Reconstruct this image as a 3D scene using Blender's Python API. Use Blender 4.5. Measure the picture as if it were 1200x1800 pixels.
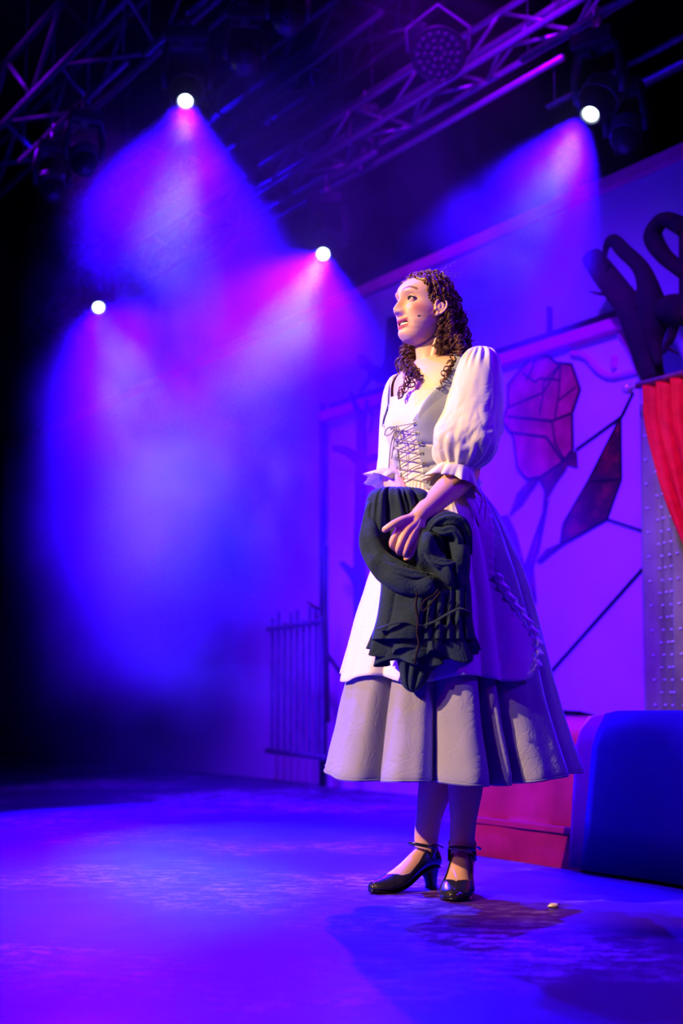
import bpy, math, random
import numpy as np
from mathutils import Vector, Matrix, noise as mnoise
R = math.radians
sc = bpy.context.scene
for o in list(bpy.data.objects): bpy.data.objects.remove(o)
col = sc.collection

# ------------------------------------------------------------------ camera
CAM_H = 0.54; PITCH = 7.34; FPX = 2500.0
cam = bpy.data.objects.new('camera', bpy.data.cameras.new('camera'))
col.objects.link(cam); sc.camera = cam
cam.location = (0, 0, CAM_H); cam.rotation_euler = (R(90 + PITCH), 0, 0)
cam.data.sensor_fit = 'VERTICAL'; cam.data.sensor_height = 36; cam.data.lens = 50
cam.data.clip_end = 100
cam.data.dof.use_dof = True; cam.data.dof.focus_distance = 4.0; cam.data.dof.aperture_fstop = 2.2
sc.view_settings.view_transform = 'Standard'; sc.view_settings.look = 'None'
sc.view_settings.gamma = 1; sc.view_settings.exposure = 0.0
try: sc.view_settings.use_curve_mapping = False
except Exception: pass
sc.cycles.volume_max_steps = 256
sc.cycles.volume_step_rate = 1.0
sc.cycles.volume_bounces = 0
sc.cycles.max_bounces = 6
sc.cycles.sample_clamp_indirect = 3.0

w = bpy.data.worlds.new('world'); sc.world = w; w.use_nodes = True
w.node_tree.nodes['Background'].inputs[0].default_value = (0.0, 0.0, 0.02, 1)
w.node_tree.nodes['Background'].inputs[1].default_value = 0.12

# ------------------------------------------------------------------ projection helpers
cp, sp = math.cos(R(PITCH)), math.sin(R(PITCH))
def ray(px, py):
    x = (px - 600) / FPX; y = (900 - py) / FPX
    return Vector((x, cp - y * sp, sp + y * cp))
def at(px, py, Y):                       # world point on the pixel's ray at world depth Y
    d = ray(px, py); t = Y / d.y
    return Vector((d.x * t, Y, CAM_H + d.z * t))
def atz(px, py, z):
    d = ray(px, py); t = (z - CAM_H) / d.z
    return Vector((d.x * t, d.y * t, z))
TH = R(32.1)
U = Vector((-math.sin(TH), math.cos(TH), 0))       # along the set, away from camera
NS = Vector((-math.cos(TH), -math.sin(TH), 0))     # from the set towards the stage
ZA = Vector((0, 0, 1))
B0 = at(1130, 1222, 6.5); B0.z = 0
def onwall(px, py, off=0.0):             # (s, z) on the set's wall plane, off metres in front of it
    d = ray(px, py); o = Vector((0, 0, CAM_H)); p0 = B0 + NS * off
    t = (p0 - o).dot(NS) / d.dot(NS); p = o + d * t
    return ((p - p0).dot(U), p.z)
def wallpt(s, z, off=0.0): return B0 + U * s + NS * off + ZA * z

# ------------------------------------------------------------------ lights
def spot(name, loc, tgt, energy, color, angle, blend=0.5, radius=0.05, parent=None):
    l = bpy.data.lights.new(name, 'SPOT'); l.energy = energy; l.color = color
    l.spot_size = R(angle); l.spot_blend = blend; l.shadow_soft_size = radius
    o = bpy.data.objects.new(name, l); col.objects.link(o)
    o.location = loc; d = (Vector(tgt) - Vector(loc)).normalized()
    o.rotation_euler = d.to_track_quat('-Z', 'Y').to_euler()
    if parent:
        o.parent = parent
    return o
P0 = Vector((0.30, 4.0, 0))              # where the performer stands
keyd = Vector((-0.90, -0.42, 0)).normalized()
spot('front_light', P0 + keyd * 7.2 + ZA * 4.9, P0 + ZA * 1.02, 5000, (1.0, 0.64, 0.32), 14.6, 0.2, 0.06)
spot('front_light', P0 + keyd * 7.2 + Vector((0.45, -0.9, 4.4)), P0 + ZA * 1.02, 700, (1.0, 0.55, 0.40), 14.6, 0.2, 0.06)
spot('red_wash', Vector((-3.4, 0.6, 2.6)), (0.60, 4.9, 0.30), 62, (1.0, 0.0, 0.04), 18, 0.8, 0.08)
spot('violet_wash', Vector((-0.6, 2.2, 4.9)), wallpt(1.3, 0.35), 7500, (0.090, 0.0035, 1.0), 38, 1.0, 0.25)
spot('truss_fill', Vector((-0.3, 3.0, 4.9)), (0.8, 7.6, 3.85), 2600, (0.22, 0.0, 1.0), 26, 0.8, 0.15)  # unseen spot added to brighten the truss
spot('curtain_fill', Vector((-2.2, 1.6, 4.3)), wallpt(-1.35, 1.5, 0.4), 850, (1.0, 0.52, 0.30), 19, 0.4, 0.10)  # unseen warm spot added to brighten the curtain and net
spot('blue_side_light', Vector((2.9, 2.5, 3.0)), (0.3, 4.1, 0.9), 420, (0.09, 0.0, 1.0), 50, 1.0, 0.15)
spot('violet_back_light', Vector((1.3, 5.4, 4.4)), P0 + ZA * 0.8, 600, (0.08, 0.0, 1.0), 40, 0.6, 0.06)
spot('violet_back_light', Vector((-2.4, 5.2, 3.7)), P0 + ZA * 1.2, 600, (0.30, 0.04, 1.0), 30, 0.6, 0.06)
spot('floor_light', Vector((-1.2, 5.4, 5.2)), (-0.55, 3.3, 0), 2600, (0.07, 0.0005, 1.0), 50, 0.35, 0.06)
spot('violet_haze_fill', Vector((-3.2, 8.6, 5.6)), (-0.7, 8.0, 1.4), 1500, (0.18, 0.0, 1.0), 44, 1.0, 0.3)  # unseen spot added to turn the haze more violet
spot('blue_haze_fill', Vector((-1.5, 12.5, 6.0)), (-0.6, 7.0, 1.6), 800, (0.01, 0.0, 1.0), 60, 1.0, 0.3)  # unseen spot added in place of blue light scattered through the haze

# ------------------------------------------------------------------ tagging and mesh helpers
def tag(o, label=None, cat=None, group=None, kind=None):
    if label: o['label'] = label
    if cat: o['category'] = cat
    if group: o['group'] = group
    if kind: o['kind'] = kind
    return o
def empty(name, loc=(0, 0, 0), rot=(0, 0, 0)):
    o = bpy.data.objects.new(name, None); col.objects.link(o); o.location = loc; o.rotation_euler = rot
    o.empty_display_size = 0.05
    return o
class MB:
    def __init__(s): s.v = []; s.f = []; s.m = []
    def add(s, v, f, mi=0):
        n = len(s.v); s.v += [tuple(a) for a in v]; s.f += [tuple(i + n for i in q) for q in f]; s.m += [mi] * len(f); return s
    def box(s, lo, hi, M=None, mi=0):
        v = [Vector((x, y, z)) for x in (lo[0], hi[0]) for y in (lo[1], hi[1]) for z in (lo[2], hi[2])]
        if M: v = [M @ a for a in v]
        return s.add(v, [(0, 1, 3, 2), (4, 6, 7, 5), (0, 4, 5, 1), (2, 3, 7, 6), (0, 2, 6, 4), (1, 5, 7, 3)], mi)
    def tube(s, pts, rad, n=8, mi=0, closed=False, flat=None):
        pts = [Vector(p) for p in pts]; k = len(pts)
        if not hasattr(rad, '__len__'): rad = [rad] * k
        vs = []; fs = []; pu = None
        for i, p in enumerate(pts):
            a = pts[max(i - 1, 0)]; b = pts[min(i + 1, k - 1)]
            if closed: a = pts[i - 1]; b = pts[(i + 1) % k]
            t = (b - a)
            t = t.normalized() if t.length > 1e-9 else Vector((0, 0, 1))
            if pu is None: pu = t.orthogonal().normalized()
            u = (pu - t * pu.dot(t))
            u = u.normalized() if u.length > 1e-6 else t.orthogonal().normalized()
            pu = u; v = t.cross(u)
            for j in range(n):
                an = 2 * math.pi * j / n
                vs.append(p + (u * math.cos(an) + v * math.sin(an) * (flat or 1)) * rad[i])
        for i in range(k if closed else k - 1):
            for j in range(n):
                a = i * n + j; b = i * n + (j + 1) % n; i2 = (i + 1) % k
                fs.append((a, b, i2 * n + (j + 1) % n, i2 * n + j))
        if not closed:
            fs.append(tuple(range(n))[::-1]); fs.append(tuple((k - 1) * n + j for j in range(n)))
        return s.add(vs, fs, mi)
    def lathe(s, prof, M=None, n=24, mi=0):     # prof: (r, z)
        vs = []; fs = []
        for r, z in prof:
            for j in range(n):
                a = 2 * math.pi * j / n; p = Vector((r * math.cos(a), r * math.sin(a), z))
                vs.append(M @ p if M else p)
        for i in range(len(prof) - 1):
            for j in range(n):
                fs.append((i * n + j, i * n + (j + 1) % n, (i + 1) * n + (j + 1) % n, (i + 1) * n + j))
        fs.append(tuple(range(n))[::-1]); fs.append(tuple((len(prof) - 1) * n + j for j in range(n)))
        return s.add(vs, fs, mi)
    def ball(s, c, r, n=12, mi=0, sc3=(1, 1, 1)):
        c = Vector(c); prof = []
        vs = []; fs = []; m = n // 2
        for i in range(m + 1):
            ph = math.pi * i / m
            for j in range(n):
                a = 2 * math.pi * j / n
                vs.append(c + Vector((math.sin(ph) * math.cos(a) * sc3[0], math.sin(ph) * math.sin(a) * sc3[1], math.cos(ph) * sc3[2])) * r)
        for i in range(m):
            for j in range(n): fs.append((i * n + j, i * n + (j + 1) % n, (i + 1) * n + (j + 1) % n, (i + 1) * n + j))
        return s.add(vs, fs, mi)
    def grid(s, P, nu, nv, wrap=False, mi=0):   # P(i, j), i < nu rows, j < nv columns
        vs = [P(i, j) for i in range(nu) for j in range(nv)]; fs = []
        for i in range(nu - 1):
            for j in range(nv if wrap else nv - 1):
                j2 = (j + 1) % nv
                fs.append((i * nv + j, i * nv + j2, (i + 1) * nv + j2, (i + 1) * nv + j))
        return s.add(vs, fs, mi)
    def build(s, name, mats, parent=None, smooth=True, bevel=0, solid=0, sub=0, angle=None, offset=0):
        me = bpy.data.meshes.new(name); me.from_pydata(s.v, [], s.f)
        if not isinstance(mats, (list, tuple)): mats = [mats]
        for m in mats: me.materials.append(m)
        me.polygons.foreach_set('material_index', s.m)
        if smooth: me.polygons.foreach_set('use_smooth', [True] * len(s.f))
        me.update(); me.validate()
        o = bpy.data.objects.new(name, me); col.objects.link(o)
        if parent: o.parent = parent
        if bevel:
            b = o.modifiers.new('b', 'BEVEL'); b.width = bevel; b.segments = 2; b.limit_method = 'ANGLE'; b.angle_limit = R(35)
        if solid:
            b = o.modifiers.new('s', 'SOLIDIFY'); b.thickness = solid; b.offset = offset
        if sub:
            b = o.modifiers.new('u', 'SUBSURF'); b.levels = sub; b.render_levels = sub
        if angle is not None and smooth:
            try: me.set_sharp_from_angle(angle=R(angle))
            except Exception: pass
        return o
def catmull(pts, per=8, closed=False):
    pts = [Vector(p) for p in pts]; k = len(pts); out = []
    rng = range(k) if closed else range(k - 1)
    for i in rng:
        if closed: a, b, c, d = pts[i - 1], pts[i], pts[(i + 1) % k], pts[(i + 2) % k]
        else:
            a = pts[max(i - 1, 0)]; b = pts[i]; c = pts[i + 1]; d = pts[min(i + 2, k - 1)]
        for q in range(per):
            t = q / per
            out.append(0.5 * ((2 * b) + (c - a) * t + (2 * a - 5 * b + 4 * c - d) * t * t + (3 * b - a - 3 * c + d) * t ** 3))
    if not closed: out.append(pts[-1])
    return out
def interp(x, tab):
    xs = [t[0] for t in tab]; ys = [t[1] for t in tab]
    return float(np.interp(x, xs, ys))
def smooth_interp(x, tab):      # cubic through the table
    n = len(tab)
    if x <= tab[0][0]: return tab[0][1]
    if x >= tab[-1][0]: return tab[-1][1]
    for i in range(n - 1):
        if tab[i][0] <= x <= tab[i + 1][0]: break
    x0, y0 = tab[i]; x1, y1 = tab[i + 1]; h = x1 - x0; t = (x - x0) / h
    def sl(k):
        if k == 0 or k == n - 1:
            a, b = (0, 1) if k == 0 else (n - 2, n - 1)
            return (tab[b][1] - tab[a][1]) / (tab[b][0] - tab[a][0])
        return (tab[k + 1][1] - tab[k - 1][1]) / (tab[k + 1][0] - tab[k - 1][0])
    m0, m1 = sl(i) * h, sl(i + 1) * h
    return (2*t**3 - 3*t*t + 1) * y0 + (t**3 - 2*t*t + t) * m0 + (-2*t**3 + 3*t*t) * y1 + (t**3 - t*t) * m1

# ------------------------------------------------------------------ materials
def mat(name, color, rough=0.6, metal=0, spec=0.5, noise=None, bump=None, emit=None, sheen=0, sss=0, coat=0):
    m = bpy.data.materials.new(name); m.use_nodes = True; nt = m.node_tree; b = nt.nodes['Principled BSDF']
    b.inputs['Base Color'].default_value = (*color, 1); b.inputs['Roughness'].default_value = rough
    b.inputs['Metallic'].default_value = metal; b.inputs['Specular IOR Level'].default_value = spec
    if sheen: b.inputs['Sheen Weight'].default_value = sheen
    if coat: b.inputs['Coat Weight'].default_value = coat
    if sss:
        b.inputs['Subsurface Weight'].default_value = sss; b.inputs['Subsurface Radius'].default_value = (0.9, 0.3, 0.15)
        b.inputs['Subsurface Scale'].default_value = 0.006
    tc = nt.nodes.new('ShaderNodeTexCoord')
    if noise:                                # (scale, second colour, lo, hi)
        n = nt.nodes.new('ShaderNodeTexNoise'); n.inputs['Scale'].default_value = noise[0]; n.inputs['Detail'].default_value = 6
        nt.links.new(tc.outputs['Object'], n.inputs['Vector'])
        r = nt.nodes.new('ShaderNodeValToRGB'); r.color_ramp.elements[0].position = noise[2]; r.color_ramp.elements[1].position = noise[3]
        r.color_ramp.elements[0].color = (*color, 1); r.color_ramp.elements[1].color = (*noise[1], 1)
        nt.links.new(n.outputs['Fac'], r.inputs['Fac']); nt.links.new(r.outputs['Color'], b.inputs['Base Color'])
    if bump:                                 # (scale, strength, distance)
        n = nt.nodes.new('ShaderNodeTexNoise'); n.inputs['Scale'].default_value = bump[0]; n.inputs['Detail'].default_value = 5
        nt.links.new(tc.outputs['Object'], n.inputs['Vector'])
        u = nt.nodes.new('ShaderNodeBump'); u.inputs['Strength'].default_value = bump[1]; u.inputs['Distance'].default_value = bump[2]
        nt.links.new(n.outputs['Fac'], u.inputs['Height']); nt.links.new(u.outputs['Normal'], b.inputs['Normal'])
    if emit:
        b.inputs['Emission Color'].default_value = (*emit[0], 1); b.inputs['Emission Strength'].default_value = emit[1]
    return m
M = {}
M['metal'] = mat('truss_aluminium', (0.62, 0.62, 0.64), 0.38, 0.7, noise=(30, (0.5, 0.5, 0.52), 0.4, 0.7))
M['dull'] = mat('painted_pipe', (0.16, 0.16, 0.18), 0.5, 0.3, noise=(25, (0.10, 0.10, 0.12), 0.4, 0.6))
M['black'] = mat('black_casing', (0.02, 0.02, 0.022), 0.4, noise=(40, (0.03, 0.03, 0.035), 0.4, 0.6))
M['lens'] = mat('lit_lens', (0.9, 0.95, 1), 0.2, emit=((0.75, 0.95, 1.0), 7))
M['glass'] = mat('dark_glass', (0.03, 0.03, 0.04), 0.4, noise=(60, (0.08, 0.08, 0.1), 0.4, 0.6))
M['chain'] = mat('chain_steel', (0.8, 0.8, 0.8), 0.25, 1.0, noise=(80, (0.7, 0.7, 0.7), 0.4, 0.6))
# ------------------------------------------------------------------ floor
def floor_mat():
    m = mat('stage_floor', (0.10, 0.10, 0.13), 0.4); nt = m.node_tree; b = nt.nodes['Principled BSDF']
    tc = nt.nodes.new('ShaderNodeTexCoord')
    def nz(sx, sy, rot, scale, detail, rough=0.6):
        mp = nt.nodes.new('ShaderNodeMapping'); mp.inputs['Scale'].default_value = (sx, sy, 1); mp.inputs['Rotation'].default_value = (0, 0, rot)
        nt.links.new(tc.outputs['Object'], mp.inputs['Vector'])
        n = nt.nodes.new('ShaderNodeTexNoise'); n.inputs['Scale'].default_value = scale; n.inputs['Detail'].default_value = detail
        n.inputs['Roughness'].default_value = rough
        nt.links.new(mp.outputs['Vector'], n.inputs['Vector']); return n
    def ramp(n, lo, hi, c0=(0, 0, 0), c1=(1, 1, 1)):
        r = nt.nodes.new('ShaderNodeValToRGB'); r.color_ramp.elements[0].position = lo; r.color_ramp.elements[1].position = hi
        r.color_ramp.elements[0].color = (*c0, 1); r.color_ramp.elements[1].color = (*c1, 1)
        nt.links.new(n.outputs['Fac'] if 'Fac' in n.outputs else n.outputs['Color'], r.inputs['Fac']); return r
    scuff = ramp(nz(1, 2.0, 0.5, 11, 14, 0.85), 0.50, 0.56)      # short worn streaks
    area = ramp(nz(1, 1, 0, 0.9, 3), 0.46, 0.60)
    mul = nt.nodes.new('ShaderNodeMath'); mul.operation = 'MULTIPLY'
    nt.links.new(scuff.outputs['Color'], mul.inputs[0]); nt.links.new(area.outputs['Color'], mul.inputs[1])
    mix = nt.nodes.new('ShaderNodeMixRGB'); mix.inputs[1].default_value = (0.040, 0.005, 0.13, 1); mix.inputs[2].default_value = (0.50, 0.25, 0.9, 1); b.inputs['Specular IOR Level'].default_value = .10
    nt.links.new(mul.outputs[0], mix.inputs[0]); nt.links.new(mix.outputs[0], b.inputs['Base Color'])
    r2 = nt.nodes.new('ShaderNodeMapRange'); r2.inputs['To Min'].default_value = 0.30; r2.inputs['To Max'].default_value = 0.55
    nt.links.new(nz(1, 1, 0, 3, 6).outputs['Fac'], r2.inputs['Value']); nt.links.new(r2.outputs[0], b.inputs['Roughness'])
    bp = nt.nodes.new('ShaderNodeBump'); bp.inputs['Strength'].default_value = 0.35; bp.inputs['Distance'].default_value = 0.003
    nt.links.new(nz(1, 3, 0.35, 22, 8).outputs['Fac'], bp.inputs['Height']); nt.links.new(bp.outputs[0], b.inputs['Normal'])
    return m
fl = MB(); fl.box((-9, -2, -0.1), (6, 16, 0))
tag(fl.build('floor', floor_mat(), smooth=False), kind='structure')
# edge tape / board joint at lower left, small debris
M['joint'] = mat('floor_joint_tape', (0.01, 0.01, 0.012), 0.5, noise=(30, (0.02, 0.02, 0.03), 0.4, 0.6))

# ------------------------------------------------------------------ surrounding black drapes
M['drape'] = mat('black_drape', (0.012, 0.012, 0.016), 0.9, bump=(8, 0.3, 0.01))
def drape(name, a, b, z1, amp=0.06, wl=0.35):
    a = Vector(a); b = Vector(b); L = (b - a).length; n = int(L / 0.04); d = (b - a).normalized(); nn = Vector((-d.y, d.x, 0))
    mb = MB()
    mb.grid(lambda i, j: a + d * (L * j / n) + nn * amp * (math.sin(j * 0.04 * 2 * math.pi / wl) + 0.4 * math.sin(j * 0.017)) + ZA * (z1 * i), 2, n + 1)
    return tag(mb.build(name, M['drape'], solid=0.01), kind='structure')
drape('wall_back', (-9, 14, 0), (4, 14, 0), 6.3)
mb = MB(); mb.box((-9, -2, 6.3), (6, 16, 6.4)); tag(mb.build('ceiling', M['drape'], smooth=False), kind='structure')
drape('wall_left', (-8.6, 2, 0), (-8.6, 14, 0), 6.3)

# ------------------------------------------------------------------ the set wall
def poly(mb, pts, off0, off1, mi=0):           # extruded outline on the wall plane (s, z)
    k = len(pts)
    v = [wallpt(s, z, off1) for s, z in pts] + [wallpt(s, z, off0) for s, z in pts]
    f = [tuple(range(k)), tuple(range(2 * k - 1, k - 1, -1))] + [(i, i + k, (i + 1) % k + k, (i + 1) % k) for i in range(k)]
    mb.add(v, f, mi)
def wbox(mb, s0, s1, z0, z1, o0, o1, mi=0):
    poly(mb, [(s0, z0), (s1, z0), (s1, z1), (s0, z1)], o0, o1, mi)
def wp(pxs, off=0.0): return [onwall(x, y, off) for x, y in pxs]
WZ = onwall(1130, 300)[1]
M['wallup'] = mat('painted_canvas_flat', (0.62, 0.60, 0.66), 0.85, noise=(1.6, (0.5, 0.48, 0.56), 0.35, 0.7), bump=(3, 0.4, 0.01))
M['walllo'] = mat('muslin_panel', (0.80, 0.78, 0.84), 0.8, noise=(2.2, (0.62, 0.60, 0.68), 0.4, 0.75), bump=(5, 0.5, 0.01))
mb = MB(); wbox(mb, -2.4, 9.0, 0, WZ, -0.08, 0)
wall = tag(mb.build('wall_right', M['wallup'], smooth=False), kind='structure')
M['pinktrim'] = mat('pink_painted_batten', (0.98, 0.05, 0.40), 0.6, spec=.1, noise=(6, (0.9, 0.04, 0.32), 0.4, 0.6))
M['lead'] = mat('dark_painted_line', (0.008, 0.006, 0.008), 0.7, spec=.06, noise=(12, (0.014, 0.01, 0.014), 0.4, 0.6))
mb = MB(); wbox(mb, -2.4, 9.0, WZ - 0.03, WZ + 0.04, -0.09, 0.03)
tag(mb.build('trim_1', M['pinktrim'], smooth=False, bevel=0.008), kind='structure')
# lower stained glass panel stands 8 cm proud, with a batten along its head
SZ = onwall(1000, 604, 0.08)[1]
s_l = onwall(572, 1100, 0.08)[0]; s_r = onwall(1131, 1000, 0.08)[0]
mb = MB(); wbox(mb, s_r, s_l, 0, SZ, 0.0, 0.08)
glassp = empty('stained_glass_panel', wallpt(s_r, 0, 0.04))
def child(o, par):
    o.parent = par; o.matrix_parent_inverse = Matrix.Translation(-par.location) if par.type == 'EMPTY' else Matrix.Identity(4)
    return o
tag(glassp, 'wide pale muslin set panel painted with a stained-glass rose, behind the performer', 'set panel')
child(mb.build('muslin_sheet', M['walllo'], smooth=False), glassp)
mb = MB(); s_t0 = onwall(1112, 570, 0.1)[0]; wbox(mb, s_t0, s_l, SZ - 0.02, SZ + 0.045, 0.06, 0.13)
child(mb.build('head_batten', M['pinktrim'], smooth=False, bevel=0.012), glassp)
mb = MB(); wbox(mb, s_t0 - .05, s_l, SZ + 0.045, SZ + 0.10, 0.0, 0.06)  # dark strip drawn in place of the shadow line above the batten
child(mb.build('head_shadow_line', M['lead'], smooth=False), glassp)
mb = MB(); mb.tube([wallpt(s_l, 0, 0.1), wallpt(s_l, SZ + 0.1, 0.1)], 0.022, 8)
child(mb.build('side_post', M['lead']), glassp)
mb = MB(); sj = onwall(967, 500)[0]; wbox(mb, sj - .012, sj + .012, SZ + .1, WZ - .5, 0, 0.02)
tag(mb.build('trim_2', M['lead'], smooth=False), kind='structure')
# rose glass
M['petal'] = mat('rose_red_glass_paint', (0.42, 0.02, 0.030), 0.6, spec=.08, noise=(9, (0.85, 0.05, 0.10), 0.35, 0.7))
M['leaf'] = mat('dark_leaf_glass_paint', (0.06, 0.01, 0.012), 0.6, spec=.08, noise=(14, (0.32, 0.02, 0.02), 0.45, 0.75))
def glass_shape(name, px, m):
    mb = MB(); poly(mb, wp(px, .08), 0.08, 0.088); return child(mb.build(name, m, smooth=False), glassp)
rose = [(933,628),(960,624),(978,638),(1004,640),(1019,684),(1005,726),(1006,790),(988,812),(950,838),(925,842),(909,822),(901,764),(882,742),(893,714),(893,676),(910,655)]
glass_shape('rose_bloom', rose, M['petal'])
leaves = [
 [(986,812),(1000,808),(996,826),(980,848),(962,880),(944,975),(938,1000),(944,1060),(925,1060),(921,1000),(955,900),(958,862),(946,842)],
 [(948,838),(930,845),(910,868),(897,905),(918,890),(945,850)],
 [(1000,795),(1014,793),(1016,822),(996,818)],
 [(1090,734),(1091,842),(1066,912),(990,958),(952,990),(944,985),(962,965),(985,955),(990,920),(1033,846)],
 [(879,908),(893,905),(909,940),(918,975),(925,1010),(932,1050),(915,1040),(890,975)]]
for q in leaves: glass_shape('rose_leaf', q, M['leaf'])
lines = [(rose + [rose[0]], 5), ([(918,655),(941,672),(948,665),(985,668)], 4), ([(893,716),(955,690),(985,640)], 4), ([(985,640),(955,672),(955,690),(948,730)], 4),
 ([(893,732),(970,740),(1003,727)], 5), ([(897,760),(960,768),(990,812)], 5), ([(970,740),(976,780),(992,808)], 4), ([(975,735),(980,705),(1012,680)], 4), ([(940,628),(935,650),(925,668)], 4),
 ([(985,640),(982,690),(980,705)], 4), ([(1012,790),(1092,732),(1112,690)], 5), ([(1090,842),(1040,846)], 5), ([(1066,912),(1128,932)], 4), ([(1128,1000),(968,1180)], 6),
 ([(1066,912),(990,955),(945,988)], 5), ([(1090,734),(1091,842),(1066,912)], 4), ([(1090,734),(1033,846),(990,920),(985,955)], 4), ([(990,1252),(1020,1254),(1060,1264)], 8),
 ([(948,838),(897,905)], 4), ([(958,862),(955,900),(921,1000)], 4), ([(962,880),(944,975)], 4), ([(572,1150),(600,1180),(612,1200)], 6), ([(640,700),(655,730),(650,760)], 5)]
for pts, wd in lines:
    mb = MB()
    for (a, b) in zip(pts[:-1], pts[1:]):
        pa = Vector((*onwall(a[0], a[1], .088), 0)); pb = Vector((*onwall(b[0], b[1], .088), 0)); r = wd * 0.5 * 0.0027
        mb.tube([wallpt(pa.x, pa.y, .088), wallpt(pb.x, pb.y, .088)], r, 6)
    child(mb.build('leading', M['lead']), glassp)
# pale painted vine below the batten
M['vine'] = mat('violet_painted_vine', (0.80, 0.10, 0.30), 0.6, spec=.1, noise=(8, (0.65, 0.28, 0.55), 0.4, 0.6))
mb = MB()
for pts in ([(1005,622),(1030,628),(1050,650),(1075,662),(1122,652)], [(1080,625),(1079,648)], [(1088,585),(1105,610),(1122,650)]):
    pp = catmull([wallpt(*onwall(x, y, .085), .085) for x, y in pts], 6)
    mb.tube(pp, 0.018, 8)
child(mb.build('painted_vine', M['vine']), glassp)

# ------------------------------------------------------------------ cut-out trees
M['bark'] = mat('dark_tree_cutout', (0.02, 0.010, 0.012), 0.8, spec=.08, noise=(5, (0.05, 0.015, 0.016), 0.45, 0.7), bump=(12, 0.5, 0.02))
def branch(mb, pts, off):        # pts: (px, py, width px)
    P = []; W = []
    for x, y, wd in pts:
        s, z = onwall(x, y, off); P.append(Vector((s, z, wd * 0.00285 * 0.5)))
    P = catmull(P, 6)
    mb.tube([wallpt(p.x, p.y, off) for p in P], [max(p.z, .004) for p in P], 10)
mb = MB()
branch(mb, [(1150,668,34),(1140,640,42),(1125,590,46),(1105,540,44),(1080,505,42),(1057,475,40),(1040,452,36)], .22)
branch(mb, [(1065,517,6),(1050,516,5),(1036,512,2)], .22)
branch(mb, [(1158,640,12),(1150,600,26),(1150,560,46),(1140,510,36),(1125,470,26),(1095,440,24),(1078,422,20),(1066,432,12),(1062,452,7),(1060,464,3)], .30)
branch(mb, [(1125,540,12),(1121,515,9),(1124,502,3)], .30)
branch(mb, [(1210,545,50),(1180,545,48),(1155,548,30)], .30)
branch(mb, [(1186,560,18),(1180,590,14),(1172,606,10),(1166,622,4)], .30)
branch(mb, [(1174,612,7),(1192,622,3)], .30)
branch(mb, [(1205,482,22),(1185,466,24),(1165,448,26),(1148,420,30),(1152,400,26),(1170,386,24),(1205,402,30)], .34)
branch(mb, [(1204,560,18),(1202,480,16),(1202,400,16)], .34)
tag(mb.build('tree_cutout', M['bark']), 'dark gnarled bare tree set piece arching over the red curtain rod at right', 'tree')
mb = MB()
branch(mb, [(634,1215,26),(632,1000,26),(634,860,24),(635,790,22),(634,740,20),(625,715,12),(617,690,8)], .2)
branch(mb, [(634,752,16),(642,725,10),(646,702,6)], .2)
branch(mb, [(632,690,6),(645,672,8),(655,650,14),(640,638,22),(633,625,16)], .2)
branch(mb, [(655,652,26),(675,660,34),(690,640,40),(692,600,34),(690,560,24)], .2)
branch(mb, [(634,815,20),(612,795,20),(588,788,14)], .2)
branch(mb, [(634,818,14),(655,805,16),(680,805,12)], .2)
branch(mb, [(600,990,10),(620,1010,20),(634,1040,24)], .2)
tag(mb.build('tree_cutout', M['bark']), 'dark forked bare tree set piece left of the performer, half lost in haze', 'tree')
mb = MB()
branch(mb, [(575,1270,12),(573,1150,12),(571,1060,12),(573,960,8)], .5)
branch(mb, [(571,1070,8),(555,1068,7),(540,1058,4)], .5)
branch(mb, [(575,1150,9),(590,1172,9),(606,1195,10),(614,1230,12)], .5)
tag(mb.build('bare_sapling_cutout', M['bark']), 'thin dark sapling set piece at the end of the rose panel', 'tree')
# slatted screen far left, seen through haze
M['slat'] = mat('blue_grey_slats', (0.10, 0.10, 0.16), 0.6, noise=(10, (0.06, 0.06, 0.12), 0.4, 0.6))
scr = empty('slatted_screen', at(520, 1200, 8.6)); scr.location.z = 0
tag(scr, 'tall narrow slatted screen standing in the haze left of the sapling', 'screen')
for k in range(9):
    p = at(478 + k * 11, 1222, 8.9 - k * 0.12); mb = MB()
    mb.box((p.x - .012, p.y - .012, 0.2), (p.x + .012, p.y + .012, 1.02 + 0.04 * math.sin(k * 2.2)))
    child(mb.build('slat', M['slat'], smooth=False, bevel=.003), scr)
for z in (0.2, 0.95):
    a = at(470, 1222, 8.92); b = at(572, 1222, 7.9); mb = MB(); mb.tube([(a.x, a.y, z), (b.x, b.y, z)], .018, 6); child(mb.build('rail', M['slat']), scr)

# ------------------------------------------------------------------ window with red curtain
M['redc'] = mat('red_velvet', (0.72, 0.004, 0.008), 0.6, spec=.08, noise=(20, (0.6, 0.003, 0.006), 0.4, 0.6), bump=(60, 0.2, 0.002))
M['rod'] = mat('curtain_rod_wood', (0.25, 0.03, 0.03), 0.3, noise=(30, (0.15, 0.02, 0.02), 0.4, 0.6))
M['finial'] = mat('pale_gold_finial', (0.75, 0.6, 0.4), 0.3, 0.3, noise=(60, (0.5, 0.35, 0.2), 0.4, 0.6))
OW = 0.42
rz = onwall(1120, 678, OW)
rod = empty('curtain_rod', wallpt(rz[0], rz[1], OW)); tag(rod, 'dark red curtain rod with pale round finial above the dotted net curtain', 'curtain rod')
mb = MB(); mb.tube([wallpt(rz[0], rz[1], OW), wallpt(rz[0] - 1.6, rz[1], OW)], 0.016, 12); child(mb.build('pole', M['rod']), rod)
mb = MB(); c0 = wallpt(rz[0] + .06, rz[1], OW); mb.ball(c0, .026, 14); mb.ball(c0 - U * .045, .014, 12); mb.tube([c0, c0 - U * .08], .008, 8)
child(mb.build('finial', M['finial']), rod)
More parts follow.
